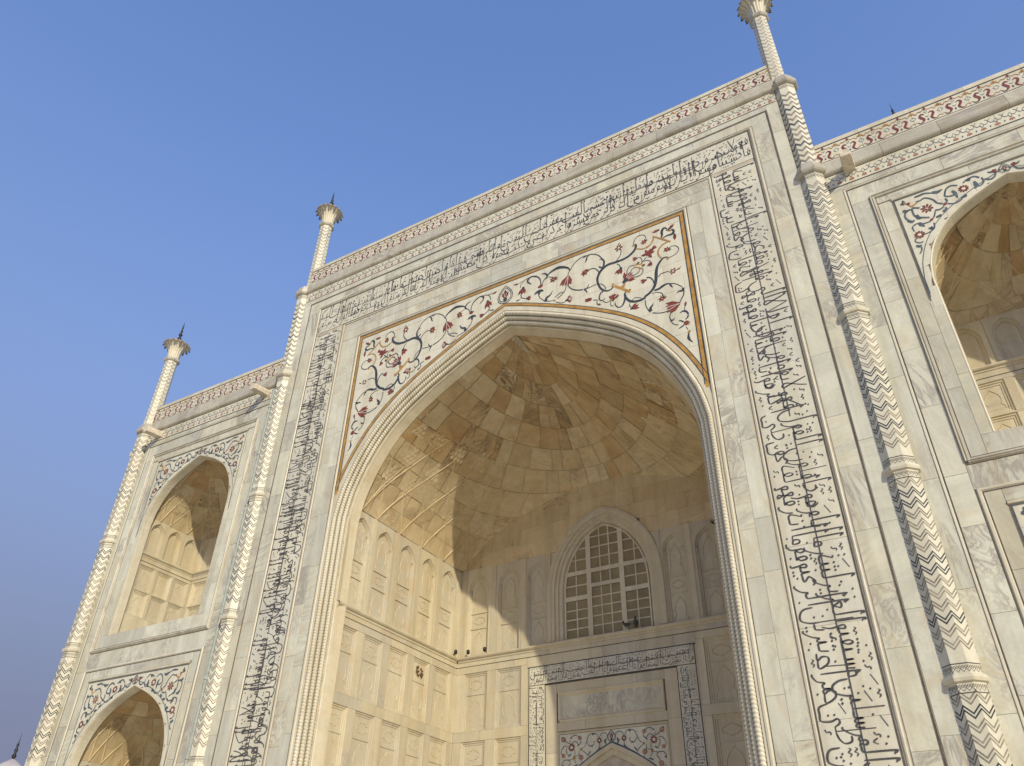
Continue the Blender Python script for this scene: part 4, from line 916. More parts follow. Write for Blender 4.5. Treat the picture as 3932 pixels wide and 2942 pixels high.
# ================================================================== CORNER COLUMNS
def octo(X, Y, ap, z):
    r_ = ap / math.cos(math.pi / 8)
    return [(X + r_ * math.sin(R(22.5 + 45 * k)), Y - r_ * math.cos(R(22.5 + 45 * k)), z) for k in range(8)]
def chev_mesh(ap, mat, amp, w, gap, name='chevron'):
    """a pair of zigzag bands folded round the eight faces: point up on each edge, down in each middle"""
    mb = MB(); a2 = ap + .004; P = octo(0, 0, a2, 0)
    for o_ in (0, gap):
        for k in range(8):
            p, q = Vector(P[k]), Vector(P[(k + 1) % 8]); md = (p + q) / 2
            for a, b, za, zb in ((p, md, amp, -amp), (md, q, -amp, amp)):
                mb.face([(a.x, a.y, za + o_ - w), (b.x, b.y, zb + o_ - w), (b.x, b.y, zb + o_ + w), (a.x, a.y, za + o_ + w)], mat)
    return mb.mesh(name)
CH = {(ap, m): chev_mesh(ap, m, .07 if ap > .3 else .055, .018, .075 if ap > .3 else .05) for ap in (.32, .29, .24) for m in ('chev', 'd')}
CH[(.24, 'chev')] = chev_mesh(.24, 'chevpale', .055, .009, .045); CH[(.24, 'd')] = chev_mesh(.24, 'chev', .055, .009, .045)
def collar_net(mb, ap, z0, X, Y):
    P = octo(X, Y, ap + .004, 0)
    for k in range(8):
        p, q = Vector(P[k]), Vector(P[(k + 1) % 8])
        for i in range(3):
            for (t0, a0), (t1, a1) in (((0, .0), (.5, .055)), ((.5, .055), (1, 0)), ((0, .055), (.5, .11)), ((.5, .11), (1, .055)), ((0, .11), (.5, .055)), ((.5, .055), (1, .11))):
                a = p.lerp(q, (i + t0) / 3); b = p.lerp(q, (i + t1) / 3); w = .006
                mb.face([(a.x, a.y, z0 + a0 - w), (b.x, b.y, z0 + a1 - w), (b.x, b.y, z0 + a1 + w), (a.x, a.y, z0 + a0 + w)], 'line')
def lathe(mb, X, Y, prof, m, n=16, ph=0.0):
    mb.grid([[(X + r_ * math.cos(ph + 2 * math.pi * k / n), Y + r_ * math.sin(ph + 2 * math.pi * k / n), z) for k in range(n)] for r_, z in prof], m, close=True)
def petal_mesh():
    """a lotus petal: a rib that climbs the bell, bends outward and hangs its stained tip"""
    mb = MB(); sec = [(.235, 0, .042), (.25, .25, .047), (.29, .48, .052), (.36, .66, .062), (.44, .77, .078), (.51, .81, .092), (.56, .79, .09), (.59, .74, .065), (.60, .69, .025)]
    rows = [[(r_ - .02, -w, z), (r_ + .03, 0, z - .012), (r_ - .02, w, z)] for r_, z, w in sec]
    mb.grid(rows[:7], 'trim'); mb.grid(rows[6:], 'tip')
    back = [[(r_ - .05, -w, z + .03), (r_ - .05, w, z + .03)] for r_, z, w in sec]; mb.grid(back, 'trim')
    return mb.mesh('petal', smooth=True)
PET = petal_mesh()
def column(name, label, X, Y, zc, ztop, Xt=None, Yt=None, rings=(), zlow=3.4, cap=1.0):
    """zc: list of cornice levels where the shaft steps in; ztop: top of the slender shaft"""
    t = thing(name, label, 'column', (X, Y, 0), 'octagonal corner columns with chevron inlay')
    levels = [0] + list(zc); aps = [.32, .29][:len(zc)]
    if len(zc) == 1: aps = [.32]
    for i, ap in enumerate(aps):
        mb = MB(); z0, z1 = levels[i], levels[i + 1]
        k = 9; rows = [octo(X, Y, ap, z0 + (z1 - z0) * j / k) for j in range(k + 1)]
        for j in range(k): mb.grid(rows[j:j + 2], 'spandrel', close=True)
        mb.build('shaft', t)
        z = max(z0, zlow) + .55 if i else zlow
        while z < z1 - .35:
            if not any(abs(z - q) < .34 for q in rings): link('chevron', CH[(ap, 'd' if rng.random() < .24 else 'chev')], t, (X, Y, z))
            z += .232
    for q in rings:
        mb = MB()
        mb.grid([octo(X, Y, .32 + a, q + b) for a, b in ((.0, -.075), (.045, -.055), (.062, 0), (.045, .055), (.0, .075))], 'trim', close=True)
        mb.build('ring', t)
        mb = MB(); collar_net(mb, .32, q + .10, X, Y); collar_net(mb, .32, q - .22, X, Y)
        for zz in (q + .245, q - .25): mb.grid([octo(X, Y, .325, zz - .009), octo(X, Y, .325, zz + .009)], 'line', close=True)
        mb.build('net_band', t)
    for i, q in enumerate(zc):
        ap = ([.32, .29] + [.24])[i]
        mb = MB(); mb.grid([octo(X, Y, ap + a, q + b) for a, b in ((.0, -.01), (.03, .0), (.07, .03), (.10, .08), (.11, .13), (.10, .175), (.08, .185), (.08, .215), (.055, .24), (.055, .28), (.03, .34), (.0, .44), (-.08, .5))], 'cornice', close=True)
        mb.build('collar', t)
        mb = MB(); collar_net(mb, ap, q - .22, X, Y); collar_net(mb, ap, q - .10, X, Y); mb.build('net_band', t)
    Xt = X if Xt is None else Xt; Yt = Y if Yt is None else Yt
    zb = zc[-1] + .45; mb = MB(); k = 4
    mb.grid([octo(Xt, Yt, .26, zb), octo(Xt, Yt, .235, ztop)], 'spandrel', close=True); mb.build('shaft', t, label='slender upper shaft')
    z = zb + .3
    while z < ztop - .15: link('chevron', CH[(.24, 'd' if rng.random() < .12 else 'chev')], t, (Xt, Yt, z), scale=(1.07 - .06 * (z - zb) / (ztop - zb),) * 2 + (1,)); z += .20
    mb = MB(); mb.grid([octo(Xt, Yt, .235 + a, ztop + b) for a, b in ((0, 0), (.05, .03), (.085, .09), (.085, .15), (.04, .20), (.0, .22))], 'cornice', close=True); mb.build('ring', t)
    mb = MB(); lathe(mb, Xt, Yt, ((.19, ztop + .2), (.20, ztop + .45), (.23, ztop + .7), (.29, ztop + .88), (.33, ztop + .97), (.28, ztop + 1.0)), 'trim', 24)
    lathe(mb, Xt, Yt, ((.33, ztop + .96), (.34, ztop + 1.06), (.27, ztop + 1.17), (.13, ztop + 1.24), (.02, ztop + 1.27)), 'trim', 24)
    cap_ = mb.build('capital', t, smooth=True)
    for k in range(16):
        p = bpy.data.objects.new('petal', PET); col.objects.link(p); p.parent = cap_
        p.location = Vector((Xt, Yt, ztop + .22)) - Vector((X, Y, 0)) - cap_.location; p.rotation_euler = (0, 0, 2 * math.pi * k / 16)
    mb = MB(); f0 = ztop + 1.24
    lathe(mb, Xt, Yt, [(.03, f0), (.09, f0 + .05), (.115, f0 + .13), (.08, f0 + .22), (.035, f0 + .27), (.03, f0 + .31), (.075, f0 + .36), (.085, f0 + .42), (.05, f0 + .49), (.025, f0 + .53), (.05, f0 + .58), (.055, f0 + .63), (.03, f0 + .68), (.025, f0 + .74), (.04, f0 + .78), (.02, f0 + 1.0), (.002, f0 + 1.18)], 'finial', 12)
    mb.build('finial', t, smooth=True)
    return t
RG = (14.07, 9.83, 5.62)
column('corner_column', 'octagonal chevron column at the right edge of the great portal', 9.75, .17, (19.02, 23.15), 27.3, 9.62, .3, RG)
column('corner_column', 'octagonal chevron column with drain pipe at the left edge of the great portal', -9.75, .17, (19.02, 23.15), 27.3, -9.58, .3, RG)
column('corner_column', 'outermost chevron column at the far left corner of the building, against the sky', -17.72, .22, (18.95,), 22.85, -17.78, .25, (14.07, 9.95, 5.85))
# ================================================================== RELIEF PANELS
def cusp(w, h, n=4):
    """outline of a cusped niche: shouldered, pointed; centred on u=0, foot at v=0"""
    o = [(-w * .5, 0), (-w * .5, h * .12), (-w * .42, h * .2), (-w * .33, h * .24), (-w * .40, h * .34), (-w * .43, h * .46), (-w * .40, h * .60), (-w * .33, h * .72), (-w * .22, h * .82), (-w * .10, h * .90), (0, h)]
    return o + [(-x, y) for x, y in reversed(o[:-1])]
def cartouche(w, h):
    q = [(-w * .5, h * .5), (-w * .44, h * .68), (-w * .33, h * .70), (-w * .26, h * .86), (-w * .12, h * .84), (0, h)]
    q = q + [(-x, y) for x, y in reversed(q[:-1])]
    return q + [(x, h - y) for x, y in reversed(q[1:-1])] + [q[0]]
def ridge(mb, pl, pts, m='inner', w=.012, h=.014):
    for a, b in zip(pts, pts[1:]):
        dx, dz = b[0] - a[0], b[1] - a[1]; l = math.hypot(dx, dz) or 1; nx, nz = -dz / l * w, dx / l * w
        mb.grid([[pl(a[0] - nx, a[1] - nz, pl.b), pl(a[0], a[1], pl.b + h), pl(a[0] + nx, a[1] + nz, pl.b)], [pl(b[0] - nx, b[1] - nz, pl.b), pl(b[0], b[1], pl.b + h), pl(b[0] + nx, b[1] + nz, pl.b)]], m)
class LP(Plane): b = 0.0
def ringf(mb, pl, w, h, steps, m):
    """nested rectangle steps: (inset, d)"""
    for (i0, d0), (i1, d1) in zip(steps, steps[1:]):
        A = [(-w / 2 + i0, i0), (w / 2 - i0, i0), (w / 2 - i0, h - i0), (-w / 2 + i0, h - i0)]; B = [(-w / 2 + i1, i1), (w / 2 - i1, i1), (w / 2 - i1, h - i1), (-w / 2 + i1, h - i1)]
        for k in range(4):
            a, b, c, d = A[k], A[(k + 1) % 4], B[(k + 1) % 4], B[k]
            mb.face([pl(*a, d0), pl(*b, d0), pl(*c, d1), pl(*d, d1)], m)
PCACHE = {}
def panel_mesh(w, h, split=.64, deep=True):
    key = (round(w, 2), round(h, 2), split)
    if key in PCACHE: return PCACHE[key]
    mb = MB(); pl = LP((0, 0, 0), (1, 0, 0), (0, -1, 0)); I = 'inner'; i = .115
    ringf(mb, pl, w, h, [(0, 0), (.015, -.028), (.05, -.032), (.062, -.055), (i - .01, -.058), (i, -.075)], I)
    pl.b = -.075
    mb.face([pl(-w / 2 + i, i, -.075), pl(w / 2 - i, i, -.075), pl(w / 2 - i, h - i, -.075), pl(-w / 2 + i, h - i, -.075)], I)
    iw = w - 2 * i
    if split:
        v = i + (h - 2 * i) * split
        mb.grid([[pl(s, v - .02, -.075), pl(s, v - .016, -.055), pl(s, v + .016, -.055), pl(s, v + .02, -.075)] for s in (-iw / 2, iw / 2)], I)
        sh = h - 2 * i - (v - i)
        ridge(mb, pl, [(x, y + v + sh * .2) for x, y in cartouche(iw * .74, sh * .62)], 'relief')
        ridge(mb, pl, [(x, y + i + .05) for x, y in cusp(iw * .8, (v - i) * .84)], 'relief')
    else: ridge(mb, pl, [(x, y + i + .05) for x, y in cusp(iw * .82, h - 2 * i - .12)], 'relief')
    me = mb.mesh('wall_panel'); PCACHE[key] = me; return me
def blind_arch_mesh(w, h, wo, name='blind_arch', parts3=True):
    """tall pointed niche in a stone face: w outer width of the face, wo opening"""
    key = (w, h, wo)
    if key in PCACHE: return PCACHE[key]
    mb = MB(); pl = LP((0, 0, 0), (1, 0, 0), (0, -1, 0)); I = 'inner'
    a = wo / 2; H = h * .93; sp = H - a * 1.15
    prof = catmull([(0, H), (a * .35, H - a * .2), (a * .7, H - a * .5), (a * .93, H - a * .88), (a, sp - a * .1), (a, sp - a * .5), (a, .0)], 3)
    fz = zof(prof); n = 14
    us = [-a + 2 * a * i / n for i in range(n + 1)]
    mb.face([pl(-w / 2, 0), pl(-a, 0), pl(-a, h), pl(-w / 2, h)], I); mb.face([pl(a, 0), pl(w / 2, 0), pl(w / 2, h), pl(a, h)], I)
    for p, q in zip(us, us[1:]): mb.face([pl(p, max(sp * .9, fz(p * .999))), pl(q, max(sp * .9, fz(q * .999))), pl(q, h), pl(p, h)], I)
    sweep(mb, pl, both(prof), [(.0, 0), (-.005, -.03), (-.035, -.032), (-.045, -.06), (-.075, -.062), (-.085, -.10)], I)
    pb = off(prof, -.085); fb = zof(pb); ab = a - .085
    us = [-ab + 2 * ab * i / n for i in range(n + 1)]; d = -.10
    for p, q in zip(us, us[1:]): mb.face([pl(p, 0, d), pl(q, 0, d), pl(q, max(.1, fz(q) - .1), d), pl(p, max(.1, fz(p) - .1), d)], I)
    pl.b = d
    if parts3:
        v1, v2 = h * .30, h * .475
        for v in (v1, v2): mb.grid([[pl(s, v - .02, d), pl(s, v - .015, d + .03), pl(s, v + .015, d + .03), pl(s, v + .02, d)] for s in (-ab, ab)], I)
        ridge(mb, pl, [(x, y + .07) for x, y in cusp(ab * 1.5, v1 * .8)], 'relief')
        ridge(mb, pl, [(x, y + v1 + (v2 - v1) * .22) for x, y in cartouche(ab * 1.5, (v2 - v1) * .56)], 'relief')
        ridge(mb, pl, [(x, y + v2 + .1) for x, y in cusp(ab * 1.5, (H - v2) * .72)], 'relief')
    me = mb.mesh(name); PCACHE[key] = me; return me
def ledge(parent, pl, u0, u1, z, s=1.0, m='inner', name='ledge'):
    prof = [(-.03, -.12), (.02, -.12), (.03, -.06), (.07, -.04), (.10, .0), (.10, .05), (.02, .075), (-.08, .08)]
    mb = MB(); mb.grid([[pl(u, z + b * s, a * s) for a, b in prof] for u in (u0, u1)], m); return mb.build(name, parent)
def rails(parent, pl, u0, u1, v0, v1, holes, m='inner'):
    """stones filling a wall round rectangular holes (u0,u1,v0,v1) laid out in a grid of rows"""
    rows = sorted(set((h[2], h[3]) for h in holes)); v = v0
    for (a, b) in rows:
        if a - v > .03: course(parent, pl, u0, u1, v, a, .9, 1.8, along='u', m=m, g=.003)
        hs = sorted((h[0], h[1]) for h in holes if (h[2], h[3]) == (a, b)); u = u0
        for p, q in hs:
            if p - u > .02: slab('stone', parent, pl, u, p, a, b, m, g=.003)
            u = q
        if u1 - u > .02: slab('stone', parent, pl, u, u1, a, b, m, g=.003)
        v = b
    if v1 - v > .03: course(parent, pl, u0, u1, v, v1, .9, 1.8, along='u', m=m, g=.003)
def put(name, me, parent, pl, u, v, d=0.0, label=None):
    p = pl(u, v, d); rz = math.atan2(-pl.n.x, pl.n.y) + math.pi  # local -y faces out of the wall
    return link(name, me, parent, p, rz, label)

# ================================================================== PORCH (the great recess)
porch = thing('vaulted_porch', 'deep vaulted porch inside the great arch with niches, panels and honey coloured shell vault', 'porch')
Y0 = .64
mb = MB()
for pl, a, b in ((LEFTW, Y0 - .1, 6.74), (RIGHTW, Y0 - .1, 6.74)):
    mb.face([pl(a, 0, -.11), pl(b, 0, -.11), pl(b, 13.2, -.11), pl(a, 13.2, -.11)], 'mortar')
wz = zof(off(WIN, -.02))
def backface(v0, v1, cut=None):
    us = [-5.8 + 11.6 * i / 80 for i in range(81)]
    for a, b in zip(us, us[1:]):
        for lo, hi in ((v0, v1),):
            la = max(lo, wz(a)) if abs(a) < 1.95 else lo; lb = max(lo, wz(b)) if abs(b) < 1.95 else lo
            mb.face([BACK(a, la, -.11), BACK(b, lb, -.11), BACK(b, hi, -.11), BACK(a, hi, -.11)], 'mortar')
backface(9.8, 14.75)
mb.face([BACK(-5.8, 0, -.11), BACK(5.8, 0, -.11), BACK(5.8, 9.8, -.11), BACK(-5.8, 9.8, -.11)], 'mortar')
mb.build('backing_wall', porch)
LC = [(.53, 1.40), (1.73, 2.62), (2.94, 3.86), (4.21, 5.07), (5.38, 6.30)]
ROWS = [(7.38, 9.24), (5.22, 7.08), (3.06, 4.92)]
for pl in (LEFTW, RIGHTW):
    holes = [(a, b, v0, v1) for a, b in LC for v0, v1 in ROWS if a > .5]
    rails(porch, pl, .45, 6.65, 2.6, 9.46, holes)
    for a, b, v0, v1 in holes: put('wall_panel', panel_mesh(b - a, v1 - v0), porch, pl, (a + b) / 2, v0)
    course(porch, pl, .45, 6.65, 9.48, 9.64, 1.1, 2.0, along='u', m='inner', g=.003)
    ledge(porch, pl, .35, 6.6, 9.75)
    for i, c in enumerate((.97, 2.17, 3.38, 4.62, 5.86)):
        put('blind_arch', blind_arch_mesh(1.05, 3.12, .84), porch, pl, c, 9.83)
    us = [.36] + [.97 - .525 + .0] ; ed = [(.30, .445), (1.495, 1.645), (2.695, 2.855), (3.905, 4.095), (5.145, 5.335), (6.385, 6.66)]
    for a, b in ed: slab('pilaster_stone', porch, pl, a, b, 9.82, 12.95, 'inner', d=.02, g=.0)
BC = [(4.42, 5.34), (3.10, 4.06)]
holes = [(min(s * a, s * b), max(s * a, s * b), v0, v1) for s in (-1, 1) for a, b in BC for v0, v1 in ROWS]
for s in (-1, 1):
    hs = [h for h in holes if h[0] * s > 0]
    lo, hi = sorted((s * 2.86, s * 5.66))
    rails(porch, BACK, lo, hi, 2.6, 9.46, hs)
    for a, b, v0, v1 in hs: put('wall_panel', panel_mesh(b - a, v1 - v0), porch, BACK, (a + b) / 2, v0)
    for c in (4.87, 3.63): put('blind_arch', blind_arch_mesh(1.05, 3.12, .84), porch, BACK, s * c, 9.83)
    put('blind_arch', blind_arch_mesh(.86, 3.12, .74), porch, BACK, s * 2.50, 9.83)
    for a, b in ((5.395, 5.67), (4.155, 4.345), (2.93, 3.105), (1.95, 2.07)):
        p, q = sorted((s * a, s * b)); slab('pilaster_stone', porch, BACK, p, q, 9.82, 12.95, 'inner', d=.02, g=0)
course(porch, BACK, -5.66, 5.66, 9.48, 9.64, 1.1, 2.0, along='u', m='inner', g=.003)
ledge(porch, BACK, -5.6, 5.6, 9.75)
wo = off(WIN, .12)
z = 12.95
while z < 14.7: course(porch, BACK, -5.66, 5.66, z, z + .58, .7, 1.3, along='u', m='vault2', g=.002, lower=zof(wo)); z += .58
course(porch, BACK, -2.07, 2.07, 12.3, 12.95, .6, 1.0, along='u', m='inner', g=.003, lower=zof(wo), d=-.01)
# central composition round the inner door
for s in (-1, 1):
    for a, b in ((2.80, 2.86), (1.80, 2.20)):
        p, q = sorted((s * a, s * b)); course(porch, BACK, p, q, 2.6, 9.1 if a > 2.5 else 8.5, 1.0, 2.0, m='inner', g=.003)
    p, q = sorted((s * 2.22, s * 2.79)); course(porch, BACK, p, q, 2.6, 8.54, 1.2, 2.0, m='band', g=.003)
course(porch, BACK, -2.79, 2.79, 8.56, 9.12, 1.0, 1.8, along='u', m='band', g=.003); course(porch, BACK, -2.86, 2.86, 9.14, 9.46, 1.0, 1.8, along='u', m='inner', g=.003)
course(porch, BACK, -1.80, 1.80, 8.22, 8.5, .9, 1.6, along='u', m='inner', g=.003); course(porch, BACK, -1.80, 1.80, 7.08, 7.34, .9, 1.6, along='u', m='inner', g=.003)
slab('blank_tablet', porch, BACK, -1.62, 1.62, 7.46, 8.10, 'marble', d=-.03, label='plain veined marble tablet above the inner door')
mb = MB(); sweep(mb, BACK, [(-1.72, 7.37), (-1.72, 8.19), (1.72, 8.19), (1.72, 7.37), (-1.72, 7.37)], [(.04, .0), (.02, .03), (-.03, .03), (-.06, -.005), (-.1, -.03)], 'inner'); mb.build('moulding', porch)
dz = zof(off(DOOR, .02)); z = 4.6
while z < 7.0:
    h = min(.42, 7.0 - z); x = -1.74
    while x < 1.74: e = min(1.74, x + rng.uniform(.5, .9)); slab('spandrel_stone', porch, BACK, x, e, z, z + h, 'spandrel', g=.002, lower=dz); x = e
    z += h
mb = MB(); sweep(mb, BACK, frame(1.765, 7.03, 2.6), [(-.035, .006), (-.005, .03), (.035, .0)], 'inner'); sweep(mb, BACK, both(DOOR), [(.0, .006), (.05, .0)], 's')
sweep(mb, BACK, both(DOOR), [(0, .01), (-.12, .012), (-.14, -.05), (-.28, -.06), (-.30, -.16), (-.33, -.30)], 'inner'); mb.build('door_surround', porch)
mb = MB()
for u, v, w in ((2.80, 9.125, .028), (2.21, 8.55, .02), (1.735, 6.995, .022)): sweep(mb, BACK, frame(u, v, 2.6), [(-w / 2, .006), (w / 2, .006)], 'd')
mb.build('inlaid_line', porch)
for s, lb in ((1, 'right'), (-1, 'left')):
    spandrel_inlay(porch, BACK, S3, S3F, lambda p, s=s: (s * (p[0] + .0), p[1]), label='small flowers and vines %s of the inner door tip' % lb, ws=1.3)
mb = MB(); medallion(mb, BACK, 0, 6.66, 6.98, .27); mb.build('medallion', porch)
T4 = "إذا الشمس كورت وإذا النجوم انكدرت وإذا الجبال سيرت وإذا العشار عطلت وإذا الوحوش حشرت وإذا البحار سجرت وإذا النفوس زوجت وإذا الموءودة سئلت بأي ذنب قتلت"
T5 = "وإذا الصحف نشرت وإذا السماء كشطت وإذا الجحيم سعرت وإذا الجنة أزلفت علمت نفس ما أحضرت فلا أقسم بالخنس الجوار الكنس"
T6 = "والليل إذا عسعس والصبح إذا تنفس إنه لقول رسول كريم ذي قوة عند ذي العرش مكين مطاع ثم أمين"
mb = MB(); lettering(mb, BACK, T4, (2.235, 2.2), (0, 1), (1, 0), 6.3, .54, seed=8, pen=.016, uk=.165, tall=1.1, marks=.8); mb.build('inscription', porch, label='inscription up the right side of the inner door')
mb = MB(); lettering(mb, BACK, T5, (2.77, 8.575), (-1, 0), (0, 1), 5.54, .53, seed=9, pen=.016, uk=.165, tall=1.1, marks=.8); mb.build('inscription', porch, label='inscription across the top of the inner door frame')
mb = MB(); lettering(mb, BACK, T6, (-2.235, 8.5), (0, -1), (-1, 0), 6.3, .54, seed=10, pen=.016, uk=.165, tall=1.1, marks=.8); mb.build('inscription', porch, label='inscription down the left side of the inner door')

# ------------------------------------------------------------------ lattice windows
def lattice(parent, pl, prof, zb, mull, trans, lights, d, name, label, bar=.042):
    """prof: inner half arch; mull: x of mullions; lights: (x0,x1,z0,z1,cols,rows)"""
    w = link(name, None, parent, pl(0, zb, d)) if False else None
    f = zof(prof); mbs = MB()
    hw = prof[-1][0]
    sweep(mbs, pl, both(prof), [(.0, d - .03), (.0, d + .05), (-.05, d + .05), (-.06, d - .03)], 'trim')
    mbs.box(*sorted((pl(-hw, 0)[0], pl(hw, 0)[0])), pl(0, 0, d + .05)[1], pl(0, 0, d - .03)[1], zb, zb + .06, 'trim')
    win = mbs.build(name, parent, label=label)
    def sub(mb, nm):
        lo = Vector([min(p[i] for p in mb.v) for i in range(3)]); hi = Vector([max(p[i] for p in mb.v) for i in range(3)]); c = (lo + hi) / 2
        mb.v = [(p[0] - c.x, p[1] - c.y, p[2] - c.z) for p in mb.v]
        o = bpy.data.objects.new(nm, mb.mesh(nm)); col.objects.link(o); o.parent = win; o.location = c - win.location; return o
    y0, y1 = pl(0, 0, d + .04)[1], pl(0, 0, d - .03)[1]
    for x, wd in mull:
        mb = MB(); mb.box(x - wd / 2, x + wd / 2, y0, y1, zb, f(x), 'trim'); sub(mb, 'mullion')
    for x0, x1, z, wd in trans:
        mb = MB(); mb.box(x0, x1, y0 + .003, y1, z - wd / 2, z + wd / 2, 'trim'); sub(mb, 'transom')
    for x0, x1, z0, z1, nc, nr in lights:
        zt = max(f(x0 + (x1 - x0) * k / 8) for k in range(9)) if z1 is None else z1
        cw, rh = (x1 - x0) / nc, (zt - z0) / nr
        for i in range(nc):
            for j in range(nr):
                a, b = x0 + cw * i, x0 + cw * (i + 1); c, e = z0 + rh * j, z0 + rh * (j + 1)
                us = [a + (b - a) * k / 4 for k in range(5)]
                tp = [min(e, f(u) - .02) if z1 is None else e for u in us]
                if max(tp) < c + .02: continue
                tp = [max(t, c + .001) for t in tp]
                mb = MB(); mb.grid([[pl(u, c, d) for u in us], [pl(u, t, d) for u, t in zip(us, tp)]], 'pane'); sub(mb, 'pane')
        for i in range(1, nc):
            x = x0 + cw * i; tt = min(zt, f(x)) if z1 is None else zt
            mb = MB(); mb.box(x - bar / 2, x + bar / 2, y0 + .02, y1 + .006, z0, tt, 'trim'); sub(mb, 'glazing_bar')
        for j in range(1, nr):
            z = z0 + rh * j; xa, xb = x0, x1
            if z1 is None:
                ok = [x0 + (x1 - x0) * k / 20 for k in range(21) if f(x0 + (x1 - x0) * k / 20) > z]
                if not ok: continue
                xa, xb = min(ok), max(ok)
            mb = MB(); mb.box(xa, xb, y0 + .023, y1 + .003, z - bar / 2, z + bar / 2, 'trim'); sub(mb, 'glazing_bar')
    return win
mb = MB(); sweep(mb, BACK, both(WIN), [(.15, .0), (.13, .05), (.06, .06), (.0, .055), (-.02, .03), (-.12, .025), (-.14, -.03), (-.24, -.035), (-.26, -.09), (-.36, -.10), (-.42, -.22)], 'inner'); mb.build('window_surround', porch)
WI = off(WIN, -.42); hw = WI[-1][0]
m_, t_ = .60, .17
lights = [(-hw + .05, -m_ - t_ / 2, 9.90, 11.14, 2, 4), (m_ + t_ / 2, hw - .05, 9.90, 11.14, 2, 4), (-hw + .05, -m_ - t_ / 2, 11.32, 12.02, 2, 2), (m_ + t_ / 2, hw - .05, 11.32, 12.02, 2, 2),
          (-m_ + t_ / 2, m_ - t_ / 2, 9.90, 11.50, 3, 5), (-m_ + t_ / 2, m_ - t_ / 2, 11.66, 12.02, 3, 1), (-hw + .05, -m_ - t_ / 2, 12.18, None, 2, 3), (m_ + t_ / 2, hw - .05, 12.18, None, 2, 3), (-m_ + t_ / 2, m_ - t_ / 2, 12.18, None, 3, 4)]
lattice(porch, BACK, WI, 9.84, [(-m_, t_), (m_, t_)], [(-hw, hw, 12.10, .14), (-hw, -m_, 11.23, .15), (m_, hw, 11.23, .15), (-m_, m_, 11.58, .13)], lights, -.2, 'lattice_window', 'big arched window with small mesh panes above the inner door')
DI = off(DOOR, -.33); dh = DI[-1][0]
lattice(porch, BACK, DI, 2.7, [(-.45, .12), (.45, .12)], [(-dh, dh, 5.1, .12)], [(-.39, .39, 5.17, None, 3, 4), (-dh + .04, -.51, 5.17, None, 2, 2), (.51, dh - .04, 5.17, None, 2, 2)], -.26, 'lattice_window', 'top of the arched window over the inner door')

# ------------------------------------------------------------------ shell vaults
def vault(parent, prof, y0, depth, zb, zt, cx, nrow, m, back_rise, seed, ribs, half, wall_y=None):
    """prof: half arch at the mouth; surface S(phi, t): phi 0 right .. pi left, t 0 foot .. 1 crown"""
    wf = wof(prof); rg = random.Random(seed); a0 = wf(zb)
    def S(phi, t, o=0.0):
        z = zb + (zt - zb) * math.sin(t * math.pi / 2) ** 1.08
        a = wf(z) if z < zt - .01 else 0.0
        a += (half - a0) * max(0, 1 - t * 4)
        g_ = 1.04 if z < back_rise else 1.04 * max(0, 1 - ((z - back_rise) / (zt - back_rise)) ** 2.1) ** .62
        s_ = min(1, t / .5); n = 22 * (1 - s_) ** 3 + 2.0
        c, s = math.cos(phi), math.sin(phi)
        r_ = (abs(c) ** n + abs(s) ** n) ** (-1 / n)
        x = a * r_ * c; y = depth * g_ * r_ * s
        k = 1 - o / max(math.hypot(x, y), .5)
        return (cx + x * k, y0 + y * k, z - o * t)
    rows = [[S(math.pi * i / 48, j / 24, -.03) for i in range(49)] for j in range(25)]
    mb = MB(); mb.grid(rows, 'vault'); mb.build('vault_shell', parent)
    ts = [(j / nrow) for j in range(nrow + 1)]
    for j in range(nrow):
        t0, t1 = ts[j], ts[j + 1]; n = max(5, int((1 - t0 * .82) * 32 * (depth / 6) ** .5)); ph = rg.random() * .5
        cuts = [0.0]; 
        while cuts[-1] < math.pi - .02: cuts.append(min(math.pi, cuts[-1] + math.pi / n * rg.uniform(.6, 1.4)))
        for p, q in zip(cuts, cuts[1:]):
            md = S((p + q) / 2, (t0 + t1) / 2)
            if wall_y is not None and md[1] > wall_y + .02 and md[2] < back_rise: continue
            o = rg.uniform(-.006, .014); e = .0012 / max(.3, 1 - t0); et = .0007
            mb = MB(); N = 3; K = 3
            mb.grid([[S(p + e + (q - p - 2 * e) * i / N, t0 + et + (t1 - t0 - 2 * et) * k / K, o) for i in range(N + 1)] for k in range(K + 1)], 'vault2' if (t0 < .3 or (t0 < .5 and abs((p + q) / 2 - math.pi / 2) < .85 and rg.random() < .8) or rg.random() < .12) else m)
            mb.build('vault_stone', parent, smooth=True)
    # crossing ribs that spring from the pilasters and the small stepped wedges between them
    for (p0, p1, tt) in ribs:
        mb = MB(); rows = []; K = 14
        for i in range(K + 1):
            s_ = i / K; t = tt * s_; phi = p0 + (p1 - p0) * (s_ ** 1.25); w = .02
            phi = min(max(phi, .01), math.pi - .01); h = .032 * (1 - s_) ** .6 + .003
            dw = w / depth * 1.6
            rows.append([S(phi - dw, t, .0), S(phi - dw * .3, t, h), S(phi + dw * .3, t, h), S(phi + dw, t, .0)])
        mb.grid(rows, 'vault2'); mb.build('rib', parent)
    return S
def phis(depth, half, ys, y0):
    return [math.atan2((y - y0) / depth, 1) for y in ys]
VP = [p for p in off(ARCH, -.52)]
pil = phis(6.02, 5.66, [1.57, 2.78, 4.0, 5.24], Y0)
corner = math.pi / 4
backp = [math.atan2(1, x / 5.66) for x in (4.25, 3.02)]
allp = [0.03] + pil + [corner] + backp
allp = allp + [math.pi - p for p in reversed(allp)]
ribs = []
for i, p in enumerate(allp):
    for k in (-2, 2):
        j = i + k
        if 0 <= j < len(allp) and not (2.3 > p > .86 and k): ribs.append((p, allp[j], .46))
    for k in (-1, 1):
        j = i + k
        if 0 <= j < len(allp) and not (2.2 > p > .95): ribs.append((p, allp[j], .26))
